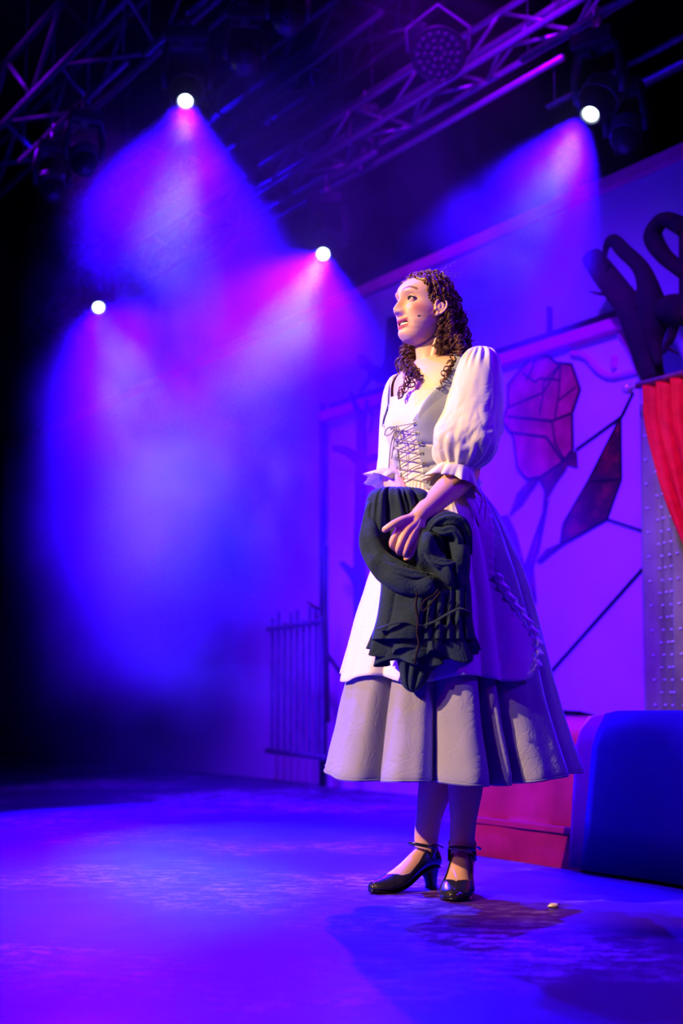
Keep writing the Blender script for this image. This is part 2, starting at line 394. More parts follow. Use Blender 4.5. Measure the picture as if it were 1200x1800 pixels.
mb = MB(); mb.tube([wallpt(rz[0] - .04, rz[1], OW), wallpt(rz[0] - .04, rz[1] - .03, OW * .6), wallpt(rz[0] - .04, rz[1] - .09, .0)], .010, 8)
child(mb.build('bracket', M['rod']), rod)
# red curtain swagged to the right
e_px = [(1133,680),(1138,740),(1152,800),(1172,870),(1200,945),(1240,1030)]
edge = [onwall(x, y, OW) for x, y in e_px]
mb = MB(); nv = 180
def redP(i, j):
    u = i / 40; v = j / (nv - 1)
    zz = rz[1] - .012 + (-.95) * u
    # left edge s at this height
    tab = sorted([(z, s) for s, z in edge]); sl = interp(zz, tab) if zz > tab[0][0] else tab[0][1]
    sl = smooth_interp(max(zz, tab[0][0]), tab)
    s = sl - v * (1.25 - 0.55 * u)
    ph = v * 2 * math.pi * 15
    o = OW + (0.022 + .012 * u) * math.sin(ph + .5 * math.sin(3 * u + v * 9)) + .008 * math.sin(ph * 2.1 + u * 4)
    return wallpt(s, zz, o)
mb.grid(redP, 41, nv)
tag(mb.build('red_curtain', M['redc'], solid=0.004), 'red pleated curtain swagged to the right below its rod', 'curtain')
# dotted net curtain
def net_mat():
    m = mat('dotted_net', (0.42, 0.46, 0.52), 0.8); nt = m.node_tree; b = nt.nodes['Principled BSDF']
    n = nt.nodes.new('ShaderNodeTexNoise'); n.inputs['Scale'].default_value = 6
    tc = nt.nodes.new('ShaderNodeTexCoord'); nt.links.new(tc.outputs['Object'], n.inputs['Vector'])
    r = nt.nodes.new('ShaderNodeValToRGB'); r.color_ramp.elements[0].color = (0.24, 0.30, 0.10, 1); r.color_ramp.elements[1].color = (0.34, 0.42, 0.15, 1); b.inputs['Specular IOR Level'].default_value = .05
    r.color_ramp.elements[0].position = .35; r.color_ramp.elements[1].position = .65
    nt.links.new(n.outputs['Fac'], r.inputs['Fac']); nt.links.new(r.outputs['Color'], b.inputs['Base Color'])
    b.inputs['Alpha'].default_value = 0.72
    return m
M['net'] = net_mat(); M['dot'] = mat('white_dot', (0.95, 0.9, 0.85), 0.7, noise=(40, (0.85, 0.8, 0.75), 0.4, 0.6))
M['post'] = mat('brown_post', (0.16, 0.06, 0.05), 0.6, spec=.1, noise=(8, (0.22, 0.12, 0.16), 0.4, 0.6))
ns0 = onwall(1131, 900, .3)[0]; ns1 = ns0 - 1.5; nz1 = rz[1] - .05
net = empty('net_curtain', wallpt(ns0, 0, .3)); tag(net, 'grey-blue net curtain with rows of white dots hanging behind the red curtain', 'curtain')
def netP(s, z, e=0): return wallpt(s, z, .3 + .018 * math.sin(s * 33) + .010 * math.sin(s * 71 + z * 2) + e)
mb = MB(); mb.grid(lambda i, j: netP(ns0 - 1.5 * j / 200, .2 + (nz1 - .2) * i / 20), 21, 201)
child(mb.build('net_cloth', M['net'], solid=.001), net)
mb = MB()
for r_ in range(42):
    z = nz1 - .04 - r_ * .052
    for c_ in range(26):
        s = ns0 - .035 - c_ * .058 - (.029 if r_ % 2 else 0)
        if z > .25: mb.ball(netP(s, z, .004), .0065, 6, sc3=(1.2, 1.2, .55))
child(tag(mb.build('dots', M['dot']), 'white woven dots', kind='stuff'), net)
mb = MB(); wbox(mb, ns0 - .16, ns0 + .0, 0, nz1 + .02, .08, .24)
tag(mb.build('window_post', M['post'], smooth=False, bevel=.01), 'dark brown upright window post behind the edge of the net curtain', 'post')
mb = MB(); s_, z_ = onwall(1168, 1086, .12); mb.ball(wallpt(s_, z_, .13), .032, 14, sc3=(1, 1, 1.3)); mb.tube([wallpt(s_, z_, .13), wallpt(s_, z_, .0)], .012, 8)
M['knob'] = mat('copper_knob', (.6, .12, .08), .4, noise=(20, (.5, .1, .06), .4, .6))
tag(mb.build('round_knob', M['knob']), 'small round red-brown knob seen through the net curtain', 'knob')

# ------------------------------------------------------------------ long bench
M['bench'] = mat('pale_pink_bench_cloth', (0.21, 0.003, 0.085), 0.75, spec=.04, noise=(4, (0.13, 0.002, 0.055), 0.4, 0.7), bump=(14, 0.3, 0.005))
M['shadow_sheet'] = mat('dark_blue_shadow', (0.01, 0.01, 0.13), 0.8, spec=.06, noise=(3, (0.015, 0.015, 0.11), 0.4, 0.7), bump=(6, 0.4, 0.01))  # dark blue colour stands in for shade on the bench
M['penumbra'] = mat('purple_shadow_edge', (0.22, 0.01, 0.12), 0.7, spec=.06, noise=(5, (0.13, 0.025, 0.17), 0.4, 0.7))  # purple colour stands in for the soft edge of that shade
BF = atz(1010, 1530, 0); BT = at(1010, 1265, BF.y).z
def bpt(s, d, z): return BF + U * s - NS * d + ZA * z     # s along U from px 1010, d back from front
BL = (atz(792, 1497, 0) - BF).dot(U)
prof = [(0.0, 0.0), (0.0, .115), (.004, .125), (.012, .128), (.014, .15), (.016, BT - .07), (.022, BT - .035), (.042, BT - .010), (.08, BT), (.62, BT), (.66, BT - .02), (.68, BT - .06), (.69, 0)]
def bench_strip(mb, s0, s1, grow, n=40, round_l=False, zbot=0.0):
    def P(i, j):
        s = s0 + (s1 - s0) * i / n; d, z = prof[j]
        c = Vector((.345, BT * .5))
        vv = Vector((d, z)) - c
        d2 = d + grow * (1 if vv.x > 0 else -1) * (1 if j not in (8, 9) else 0); z2 = z + (grow if j > 6 and j < 11 else 0)
        wob = .004 * math.sin(s * 9 + j) + .003 * math.sin(s * 23 + j * 2)
        if 0 < j < 12: d2 += wob
        return bpt(s, d2, max(z2, zbot))
    mb.grid(P, n + 1, len(prof))
    for i, fl_ in ((0, 1), (n, 0)):
        base = len(mb.v) - (n + 1) * len(prof)
        loop = [base + i * len(prof) + j for j in range(len(prof))]
        mb.f.append(tuple(loop if fl_ else loop[::-1])); mb.m.append(0)
bench = empty('long_bench', bpt(-.6, .3, 0)); tag(bench, 'long low bench in pinkish cloth standing behind the performer at right', 'bench')
mb = MB(); bench_strip(mb, -2.2, BL, 0, 80); child(mb.build('bench_body', M['bench'], angle=60), bench)
mb = MB(); mb.box((0, 0, 0), (1, 1, 1)); mb.v = [tuple(bpt(BL + .0 - 2.0 * 0 - (BL + 2.2) * x + 0, -.012 + y * .02, .108 + z * .022)) for x, y, z in mb.v]
child(mb.build('welt', M['bench'], smooth=False, bevel=.004), bench)
# bench shadow put in as a dark blue sheet, its penumbra a purple strip
shade_sheet = empty('bench_shadow', bpt(-1, .3, BT)); tag(shade_sheet, 'dark blue sheet with a purple edge standing in for shadow on the bench', 'shadow_sheet')
def shadow_strip(mb, s_of, n, g, lo, hi):
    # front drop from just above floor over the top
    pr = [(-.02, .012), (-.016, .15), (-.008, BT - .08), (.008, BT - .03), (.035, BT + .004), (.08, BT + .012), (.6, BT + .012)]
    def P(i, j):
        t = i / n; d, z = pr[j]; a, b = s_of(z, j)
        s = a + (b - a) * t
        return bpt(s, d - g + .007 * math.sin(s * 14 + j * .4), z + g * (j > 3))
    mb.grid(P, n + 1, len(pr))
def sb(z, j): # penumbra strip between 1010 and 1037 px, leaning
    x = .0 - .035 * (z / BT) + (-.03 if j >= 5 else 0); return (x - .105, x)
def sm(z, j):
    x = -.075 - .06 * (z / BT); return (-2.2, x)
mb = MB(); shadow_strip(mb, sb, 6, .004, 0, 1); child(mb.build('penumbra', M['penumbra'], solid=.006), shade_sheet)
mb = MB(); shadow_strip(mb, sm, 60, .014, 0, 1); child(mb.build('shadow_core', M['shadow_sheet'], solid=.006), shade_sheet)

# ------------------------------------------------------------------ rigging
def truss(name, p, L, size, r=.024, step=.4, m=None, label='', lacing=True):
    m = m or M['metal']; t = empty(name, p); tag(t, label, 'truss', 'box trusses of the lighting rig')
    cs = [(0, 0), (1, 0), (1, 1), (0, 1)]
    def q(k, s): return Vector(p) + U * s + NS * size * cs[k][0] + ZA * size * cs[k][1]
    for k in range(4):
        mb = MB(); mb.tube([q(k, 0), q(k, L)], r, 8); child(mb.build('chord', m), t)
    n = int(L / step)
    if 3 * n > 95: n = 31
    st = L / n
    for i in range(n):
        a, b = (0, 1) if i % 2 == 0 else (1, 0)
        for (k0, k1) in ((0, 3), (0, 1), (1, 2)):
            A = q(k0, i * st) if i % 2 == 0 else q(k1, i * st); B = q(k1, (i + 1) * st) if i % 2 == 0 else q(k0, (i + 1) * st)
            mb = MB(); mb.tube([A, B], r * .6, 6); child(mb.build('brace', m), t)
    return t
def start(px, py, z): return atz(px, py, z)
a = atz(990, 66, 3.80) - U * 2.2
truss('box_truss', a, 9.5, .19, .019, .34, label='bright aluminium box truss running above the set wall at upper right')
a = atz(990, 100, 3.70); mb = MB(); mb.tube([a, a + U * 4.0], .02, 10)
tag(mb.build('lighting_pipe', M['metal']), 'long pale pipe running just below the bright truss', 'pipe')
a = atz(1105, 160, 3.55); mb = MB(); mb.tube([a - U * 1.5, a], .024, 10)
tag(mb.build('lighting_pipe', M['metal']), 'short pale pipe at the upper right edge above the set wall', 'pipe')
a = atz(280, 90, 4.3) - U * 3
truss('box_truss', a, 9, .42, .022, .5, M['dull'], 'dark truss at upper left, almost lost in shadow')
a = atz(700, 62, 4.6) - U * 4
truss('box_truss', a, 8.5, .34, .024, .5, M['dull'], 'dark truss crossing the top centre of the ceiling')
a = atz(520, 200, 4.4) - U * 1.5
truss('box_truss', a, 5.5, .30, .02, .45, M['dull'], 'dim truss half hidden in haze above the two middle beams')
mb = MB(); a = atz(790, -10, 4.9); b = atz(935, 52, 4.9); mb.tube([a - (b - a) * .5, b + (b - a) * .2], .05, 10)
tag(mb.build('cross_pipe', M['dull']), 'thick dark pipe slanting down to the right at the top edge', 'pipe')

def chain(p, n, label):
    mb = MB(); p = Vector(p)
    for i in range(n):
        c = p + Vector((-.012 * i, 0, -.03 * i)); an = (i % 2) * 1.5; L_ = []
        for j in range(14):
            t = 2 * math.pi * j / 14; u = Vector((math.cos(an), math.sin(an), 0)) * math.cos(t) * .011 + ZA * math.sin(t) * .02
            L_.append(c + u)
        mb.tube(L_, .0035, 6, closed=True)
    tag(mb.build('safety_chain', M['chain']), label, 'chain')
chain(at(653, 243, 8.1), 7, 'short steel safety chain hanging below the truss, nearer the performer')
chain(at(556, 312, 9.3), 7, 'short steel safety chain hanging above the middle beam, further back')

def fixture(loc, aim, lit=True, scale=1.0, label='', yoke=True, energy=0, ang=34, core=None, rim=None):
    """moving head lamp: clamp, base, yoke arms, head, lens"""
    loc = Vector(loc); d = (Vector(aim) - loc).normalized()
    t = empty('stage_light', loc); tag(t, label, 'stage light', 'stage lights hung over the stage')
    q = d.to_track_quat('-Z', 'Y'); Mh = Matrix.Translation(loc) @ q.to_matrix().to_4x4() @ Matrix.Scale(scale, 4)
    k = scale
    mb = MB(); mb.lathe([(.02, .26), (.06, .255), (.085, .22), (.092, .12), (.085, .05), (.066, .03), (.054, -.005), (.044, -.012), (.040, .0)], Mh, 24)
    for zz in (.10, .13, .16, .19): mb.lathe([(.09, zz), (.098, zz + .004), (.098, zz + .012), (.09, zz + .016)], Mh, 24)
    child(mb.build('head', M['black'], angle=40), t)
    mb = MB(); mb.lathe([(.0, -.004), (.02, -.009), (.036, -.004), (.036, .004), (.0, .006)], Mh, 24)
    child(mb.build('lens', M['lens'] if lit else M['glass']), t)
    hx = (q @ Vector((1, 0, 0))); hx.z = 0; hx = hx.normalized() if hx.length > .1 else Vector((1, 0, 0))
    cen = loc - d * .13 * k
    bm = MB()
    top = cen + ZA * .24 * k
    for sg in (-1, 1):
        bm = MB(); bm.tube([cen + hx * sg * .115 * k, cen + hx * sg * .12 * k + ZA * .12 * k, top + hx * sg * .10 * k, top + hx * sg * .03 * k], [.022 * k, .026 * k, .024 * k, .03 * k], 10)
        child(bm.build('yoke_arm', M['black']), t)
    hy = Vector((-hx.y, hx.x, 0)); Mb = Matrix.Translation(top) @ Matrix([[hx.x, hy.x, 0, 0], [hx.y, hy.y, 0, 0], [0, 0, 1, 0], [0, 0, 0, 1]])
    bm = MB(); bm.box((-.11 * k, -.08 * k, 0), (.11 * k, .08 * k, .075 * k), Mb); child(bm.build('base', M['black'], bevel=.012 * k, smooth=False), t)
    bm = MB(); bm.box((-.02 * k, -.02 * k, .07 * k), (.02 * k, .02 * k, .15 * k), Mb)
    bm.tube([Mb @ Vector((0, math.cos(a_) * .034 * k, .17 * k + math.sin(a_) * .034 * k)) for a_ in [i * .5 - .6 for i in range(9)]], .010 * k, 8)
    child(bm.build('clamp', M['metal']), t)
    if energy:
        for nm, e, c_, an, bl in (('lamp', energy, (0.023, 0.0001, 1.0), ang, .45), ('lamp', energy * (core or .032), (0.10, 0.80, 1.0), ang * .46, 1.0)):
            s = spot(nm, (0, 0, 0), (0, 0, -1), e, c_, an, bl, .04)
            s.location = loc + d * .03; s.rotation_euler = q.to_euler(); child(s, t)
    return t
fx = [((326,177), 7.0, (180, 1560), 'lit light at upper left', 'lit stage light at upper left, its beam falling straight down through haze'),
      ((568,446), 8.2, (60, 1560), 'lit light nearest the middle', 'lit stage light nearest the middle, left of the performer\'s head'),
      ((173,540), 9.6, (560, 1500), 'lowest lit light at left', 'lit stage light lowest at the left, its beam slanting right'),
      ((1038,200), 6.2, (250, 1560), 'lit light at upper right', 'lit stage light at upper right above the set wall')]
def hang(loc, aim, k, lab):
    d_ = (aim - loc).normalized(); c = loc - d_ * .13 * k + ZA * (.24 + .17) * k
    t = empty('hanging_pipe', c); tag(t, 'dark pipe on two wires carrying the ' + lab, 'pipe', 'hanging pipes that carry stage lights')
    mb = MB(); mb.tube([c - U * .55, c + U * .55], .020 * k, 10); child(mb.build('pipe', M['dull']), t)
    for s_ in (-.5, .5):
        mb = MB(); mb.tube([c + U * s_, Vector(((c + U * s_).x, (c + U * s_).y, 6.3))], .003, 6); child(mb.build('wire', M['dull']), t)
for (p, Y, tg, _, lab) in fx:
    loc = at(p[0], p[1], Y); aim = atz(tg[0], tg[1], 0)
    hang(loc, aim, 1.0, _)
    fixture(loc, aim, True, 1.0, lab, energy=6500 * (Y / 7) ** 2, ang=42)
dark = [((430,100), 6.6, (430, 900), 'unlit stage light with pink glints near the top, right of the first beam', 'pink-glinting unlit light near the top'),
        ((505,30), 6.2, (560, 600), 'unlit stage light cut by the top edge of the picture', 'unlit light cut by the top edge'),
        ((95,345), 7.6, (300, 1500), 'unlit stage light at far left, lower of the two', 'lower unlit light at far left'),
        ((150,300), 7.2, (300, 1500), 'unlit stage light at far left, upper of the two', 'upper unlit light at far left'),
        ((640,275), 8.1, (500, 1500), 'unlit stage light clamped under the truss, beside the nearer chain', 'unlit light beside the nearer chain'),
        ((527,345), 9.2, (450, 1500), 'unlit stage light under the truss, beside the further chain', 'unlit light beside the further chain'),
        ((1095,262), 6.4, (900, 1500), 'unlit stage light in the dark above the set wall at right', 'unlit light above the set wall at right'),
        ((440,300), 9.0, (300, 1500), 'unlit stage light at the right edge of the first beam', 'unlit light beside the first beam')]
for p, Y, tg, lab, _ in dark:
    hang(at(p[0], p[1], Y), atz(tg[0], tg[1], 0), .8, _)
    fixture(at(p[0], p[1], Y), atz(tg[0], tg[1], 0), False, .8, lab)
# LED par can with a cluster of lenses
c = at(770, 95, 6.6); d = (Vector((.2, 3, .8)) - c).normalized(); q = d.to_track_quat('Z', 'Y'); Mp = Matrix.Translation(c) @ q.to_matrix().to_4x4() @ Matrix.Scale(.86, 4)
par = empty('led_par_light', c); tag(par, 'round unlit lamp with a cluster of small lenses, hanging at the top right of centre', 'stage light')
mb = MB(); mb.lathe([(.06, -.16), (.13, -.14), (.155, -.02), (.16, 0), (.15, .01), (.14, .0)], Mp, 32); child(mb.build('housing', M['black'], angle=40), par)
for rr, n in ((.035, 6), (.075, 10), (.115, 16)):
    for k in range(n):
        a_ = 2 * math.pi * k / n; mb = MB(); mb.ball(Mp @ Vector((rr * math.cos(a_), rr * math.sin(a_), .006)), .016, 8); child(mb.build('lens', M['glass']), par)
mb = MB(); mb.tube([Mp @ Vector((-.17, 0, -.05)), Mp @ Vector((-.18, .12, -.1)), Mp @ Vector((0, .24, -.14)), Mp @ Vector((.18, .12, -.1)), Mp @ Vector((.17, 0, -.05))], .012, 8); child(mb.build('bracket', M['dull']), par)

# ------------------------------------------------------------------ haze
def haze_mat():
    m = bpy.data.materials.new('stage_haze'); m.use_nodes = True; nt = m.node_tree
    nt.nodes.remove(nt.nodes['Principled BSDF']); out = nt.nodes['Material Output']
    v = nt.nodes.new('ShaderNodeVolumeScatter'); v.inputs['Color'].default_value = (1, 1, 1, 1); v.inputs['Anisotropy'].default_value = HZ_G
    nt.links.new(v.outputs[0], out.inputs['Volume'])
    tc = nt.nodes.new('ShaderNodeTexCoord')
    n = nt.nodes.new('ShaderNodeTexNoise'); n.inputs['Scale'].default_value = .9; n.inputs['Detail'].default_value = 7; n.inputs['Roughness'].default_value = .6; n.inputs['Distortion'].default_value = .3
    mp = nt.nodes.new('ShaderNodeMapping'); mp.inputs['Location'].default_value = HZ_OFF
    nt.links.new(tc.outputs['Object'], mp.inputs['Vector']); nt.links.new(mp.outputs[0], n.inputs['Vector'])
    r = nt.nodes.new('ShaderNodeMapRange'); r.inputs['From Min'].default_value = .475; r.inputs['From Max'].default_value = .60
    r.inputs['To Min'].default_value = HZ_MIN; r.inputs['To Max'].default_value = HZ_MAX
    nt.links.new(n.outputs['Fac'], r.inputs['Value'])
    sx_ = nt.nodes.new('ShaderNodeSeparateXYZ'); nt.links.new(tc.outputs['Object'], sx_.inputs[0])
    zr = nt.nodes.new('ShaderNodeMapRange'); zr.interpolation_type = 'SMOOTHSTEP'      # the cloud thins out towards the floor
    zr.inputs['From Min'].default_value = .30; zr.inputs['From Max'].default_value = 1.3; zr.inputs['To Min'].default_value = .06; zr.inputs['To Max'].default_value = 1
    nt.links.new(sx_.outputs['Z'], zr.inputs['Value'])
    def edge(ax, a, b):                                   # the cloud's soft outer limits
        q = nt.nodes.new('ShaderNodeMapRange'); q.interpolation_type = 'SMOOTHSTEP'; q.inputs['From Min'].default_value = a; q.inputs['From Max'].default_value = b
        nt.links.new(sx_.outputs[ax], q.inputs['Value']); return q.outputs[0]
    cur = zr.outputs[0]
    ml = nt.nodes.new('ShaderNodeMath'); ml.operation = 'MULTIPLY_ADD'; ml.inputs[1].default_value = .15
    nt.links.new(sx_.outputs['Y'], ml.inputs[0]); nt.links.new(sx_.outputs['X'], ml.inputs[2])
    tl = nt.nodes.new('ShaderNodeMapRange'); tl.interpolation_type = 'SMOOTHSTEP'; tl.inputs['From Min'].default_value = -.55; tl.inputs['From Max'].default_value = .25
    nt.links.new(ml.outputs[0], tl.inputs['Value']); tilt = tl.outputs[0]
    for o_ in (tilt, edge('Z', 4.2, 3.5), r.outputs[0]):
        mu = nt.nodes.new('ShaderNodeMath'); mu.operation = 'MULTIPLY'; nt.links.new(cur, mu.inputs[0]); nt.links.new(o_, mu.inputs[1]); cur = mu.outputs[0]
    nt.links.new(mu.outputs[0], v.inputs['Density'])
    return m
VOX = .0014
HZ_G = .3; HZ_OFF = (3, 1, 2); HZ_MIN = .006; HZ_MAX = .30
mb = MB(); wa = [wallpt(-.7, 0, .5), wallpt(.1, 0, .5), wallpt(.2, 0, .30), wallpt(6.2, 0, .30), Vector((-4, 11.5, 0)), Vector((-4, 5.55, 0))]
mb.add([p + ZA * .05 for p in wa] + [p + ZA * 4.2 for p in wa], [tuple(range(6))[::-1], tuple(range(6, 12))] + [(k, (k + 1) % 6, (k + 1) % 6 + 6, k + 6) for k in range(6)])
tag(mb.build('haze', haze_mat(), smooth=False), 'violet stage haze drifting through the beams behind the performer', 'haze', kind='stuff')
# ================================================================== the performer
FW = Vector((-.77, -.64, 0)).normalized(); LF = Vector((-FW.y, FW.x, 0))     # facing, and her left
TC = Vector((.272, 4.0, 0))
person = empty('person', (0.30, 4.0, 0))
tag(person, 'woman with curly brown hair in white blouse and lavender laced dress, holding dark teal garment', 'person')
def pchild(o): return child(o, person)

def skin_mat():
    m = mat('skin', (0.8, 0.55, 0.42), 0.45, sss=0.12, spec=0.4); nt = m.node_tree; b = nt.nodes['Principled BSDF']
    a = nt.nodes.new('ShaderNodeVertexColor'); a.layer_name = 'tint'; nt.links.new(a.outputs['Color'], b.inputs['Base Color'])
    tc = nt.nodes.new('ShaderNodeTexCoord'); n = nt.nodes.new('ShaderNodeTexNoise'); n.inputs['Scale'].default_value = 260
    nt.links.new(tc.outputs['Object'], n.inputs['Vector']); u = nt.nodes.new('ShaderNodeBump'); u.inputs['Strength'].default_value = .12; u.inputs['Distance'].default_value = .001
    nt.links.new(n.outputs['Fac'], u.inputs['Height']); nt.links.new(u.outputs[0], b.inputs['Normal']); return m
M['skin'] = skin_mat()
def cloth_mat(name, c, c2, rough=.85, sheen=.2, wr=9, wd=.004, weave=900, trans=0):
    m = mat(name, c, rough, sheen=sheen, noise=(5, c2, .35, .7), spec=.25); nt = m.node_tree; b = nt.nodes['Principled BSDF']
    tc = nt.nodes.new('ShaderNodeTexCoord')
    v = nt.nodes.new('ShaderNodeTexVoronoi'); v.feature = 'DISTANCE_TO_EDGE'; v.inputs['Scale'].default_value = wr * 1.6
    n0 = nt.nodes.new('ShaderNodeTexNoise'); n0.inputs['Scale'].default_value = wr; n0.inputs['Detail'].default_value = 3; n0.inputs['Distortion'].default_value = 1.2
    mixv = nt.nodes.new('ShaderNodeMixRGB'); mixv.inputs[0].default_value = .25
    nt.links.new(tc.outputs['Object'], mixv.inputs[1]); nt.links.new(n0.outputs['Color'], mixv.inputs[2]); nt.links.new(mixv.outputs[0], v.inputs['Vector'])
    nt.links.new(tc.outputs['Object'], n0.inputs['Vector'])
    mr = nt.nodes.new('ShaderNodeMapRange'); mr.inputs['From Max'].default_value = .12; nt.links.new(v.outputs['Distance'], mr.inputs['Value'])
    ad = nt.nodes.new('ShaderNodeMath'); ad.operation = 'MULTIPLY_ADD'; ad.inputs[1].default_value = .25
    nt.links.new(mr.outputs[0], ad.inputs[0]); nt.links.new(n0.outputs['Fac'], ad.inputs[2])
    b1 = nt.nodes.new('ShaderNodeBump'); b1.inputs['Strength'].default_value = .5; b1.inputs['Distance'].default_value = wd
    nt.links.new(ad.outputs[0], b1.inputs['Height'])
    n1 = nt.nodes.new('ShaderNodeTexNoise'); n1.inputs['Scale'].default_value = weave
    nt.links.new(tc.outputs['Object'], n1.inputs['Vector'])
    b2 = nt.nodes.new('ShaderNodeBump'); b2.inputs['Strength'].default_value = .15; b2.inputs['Distance'].default_value = .0006
    nt.links.new(n1.outputs['Fac'], b2.inputs['Height']); nt.links.new(b1.outputs[0], b2.inputs['Normal']); nt.links.new(b2.outputs[0], b.inputs['Normal'])
    return m
M['lav'] = cloth_mat('lavender_cotton', (.25, .245, .32), (.29, .28, .36))
M['bod'] = cloth_mat('grey_blue_cotton', (.27, .30, .42), (.30, .34, .46), wr=14, wd=.002)
M['white'] = cloth_mat('cream_cotton', (.74, .68, .66), (.78, .72, .70), wr=8, wd=.003)
M['teal'] = cloth_mat('dark_teal_linen', (.012, .028, .050), (.018, .038, .064), wr=11, wd=.006, sheen=.05)
M['tealband'] = cloth_mat('dark_teal_binding', (.012, .024, .036), (.016, .03, .045), wr=20, wd=.003, sheen=.05)
M['cord'] = mat('brown_cord', (.022, .013, .014), .8, spec=.1, noise=(90, (.035, .02, .02), .4, .6))
M['lace'] = mat('grey_lacing', (.16, .16, .18), .6, noise=(120, (.25, .25, .27), .4, .6))
M['eyelet'] = mat('metal_eyelet', (.5, .5, .5), .3, 1., noise=(90, (.4, .4, .4), .4, .6))
M['shoe'] = mat('black_leather', (.012, .010, .012), .22, noise=(60, (.02, .016, .02), .4, .6), coat=.3, bump=(50, .1, .001))
M['hair'] = mat('dark_brown_hair', (.07, .022, .011), .36, noise=(70, (.17, .055, .022), .4, .65), bump=(240, .5, .002), spec=.6)

# ---------------------------------------------------------------- torso surface
TT = [(.84,.16,.115,0),(.92,.172,.125,0),(1.0,.162,.12,0),(1.08,.136,.102,0),(1.135,.120,.092,0),(1.20,.128,.098,0),(1.26,.140,.106,0),(1.31,.147,.110,0),(1.36,.150,.106,0),(1.41,.158,.098,0),(1.445,.158,.088,0),(1.468,.140,.078,0),(1.486,.100,.066,0),(1.497,.062,.056,0)]
ta = [(t[0], t[1]) for t in TT]; tb = [(t[0], t[2]) for t in TT]
def tP(z, ph, off=0):
    a = smooth_interp(z, ta) + off; b = smooth_interp(z, tb) + off
    bust = .030 * math.exp(-((z - 1.295) / .055) ** 2) * (math.exp(-((ph - .62) / .42) ** 2) + math.exp(-((ph + .62) / .42) ** 2))
    c, s = math.cos(ph), math.sin(ph)
    return TC + FW * (c * b + bust) + LF * s * a + ZA * z
def thit(px, py, off=0.0):           # point of the torso surface seen at a pixel
    d = ray(px, py); o = Vector((0, 0, CAM_H)); t = 3.6
    last = None
    while t < 4.6:
        p = o + d * t; q = p - TC; z = p.z
        f = q.dot(FW); l = q.dot(LF)
        a = smooth_interp(z, ta) + off; b = smooth_interp(z, tb) + off; ph = math.atan2(l / a, f / b)
        s = tP(z, ph, off); rs = (Vector((s.x, s.y, 0)) - TC).length; rq = Vector((q.x, q.y, 0)).length
        if rq < rs and z < 1.5: return p, ph, z
        last = (rq - rs)
        t += .0015
    return None
HF = Vector((-.855, -.515, .16)).normalized(); HL = Vector((.515, -.855, 0)).normalized(); HU = HF.cross(HL) * -1
HU = HL.cross(HF) * -1 if HL.cross(HF).z < 0 else HL.cross(HF)
# slight roll of the head
HC = Vector((.240, 3.985, 1.629))
def hp(x, y, z): return HC + HL * x + HF * y + HU * z        # x her left, y forward, z up
hfront = [(-.118,.035),(-.116,.050),(-.111,.064),(-.102,.074),(-.092,.0785),(-.083,.0785),(-.074,.0755),(-.064,.0755),(-.056,.0765),(-.047,.0795),(-.038,.0785),(-.028,.0795),(-.010,.0805),(.006,.0815),(.018,.084),(.028,.0895),(.036,.0925),(.045,.0925),(.060,.090),(.075,.083),(.090,.072),(.103,.057),(.113,.040),(.120,.020),(.124,0)]
hwid = [(-.118,.012),(-.110,.026),(-.100,.035),(-.085,.041),(-.065,.0495),(-.045,.059),(-.025,.064),(-.005,.067),(.015,.068),(.035,.069),(.055,.0685),(.075,.064),(.092,.055),(.105,.043),(.115,.029),(.121,.016),(.124,.004)]
hback = [(-.118,.0),(-.108,-.012),(-.095,-.028),(-.075,-.045),(-.05,-.062),(-.02,-.078),(.01,-.088),(.04,-.090),(.07,-.082),(.09,-.069),(.105,-.052),(.116,-.032),(.124,-.003)]
def gs(x, s): return math.exp(-(x / s) ** 2)
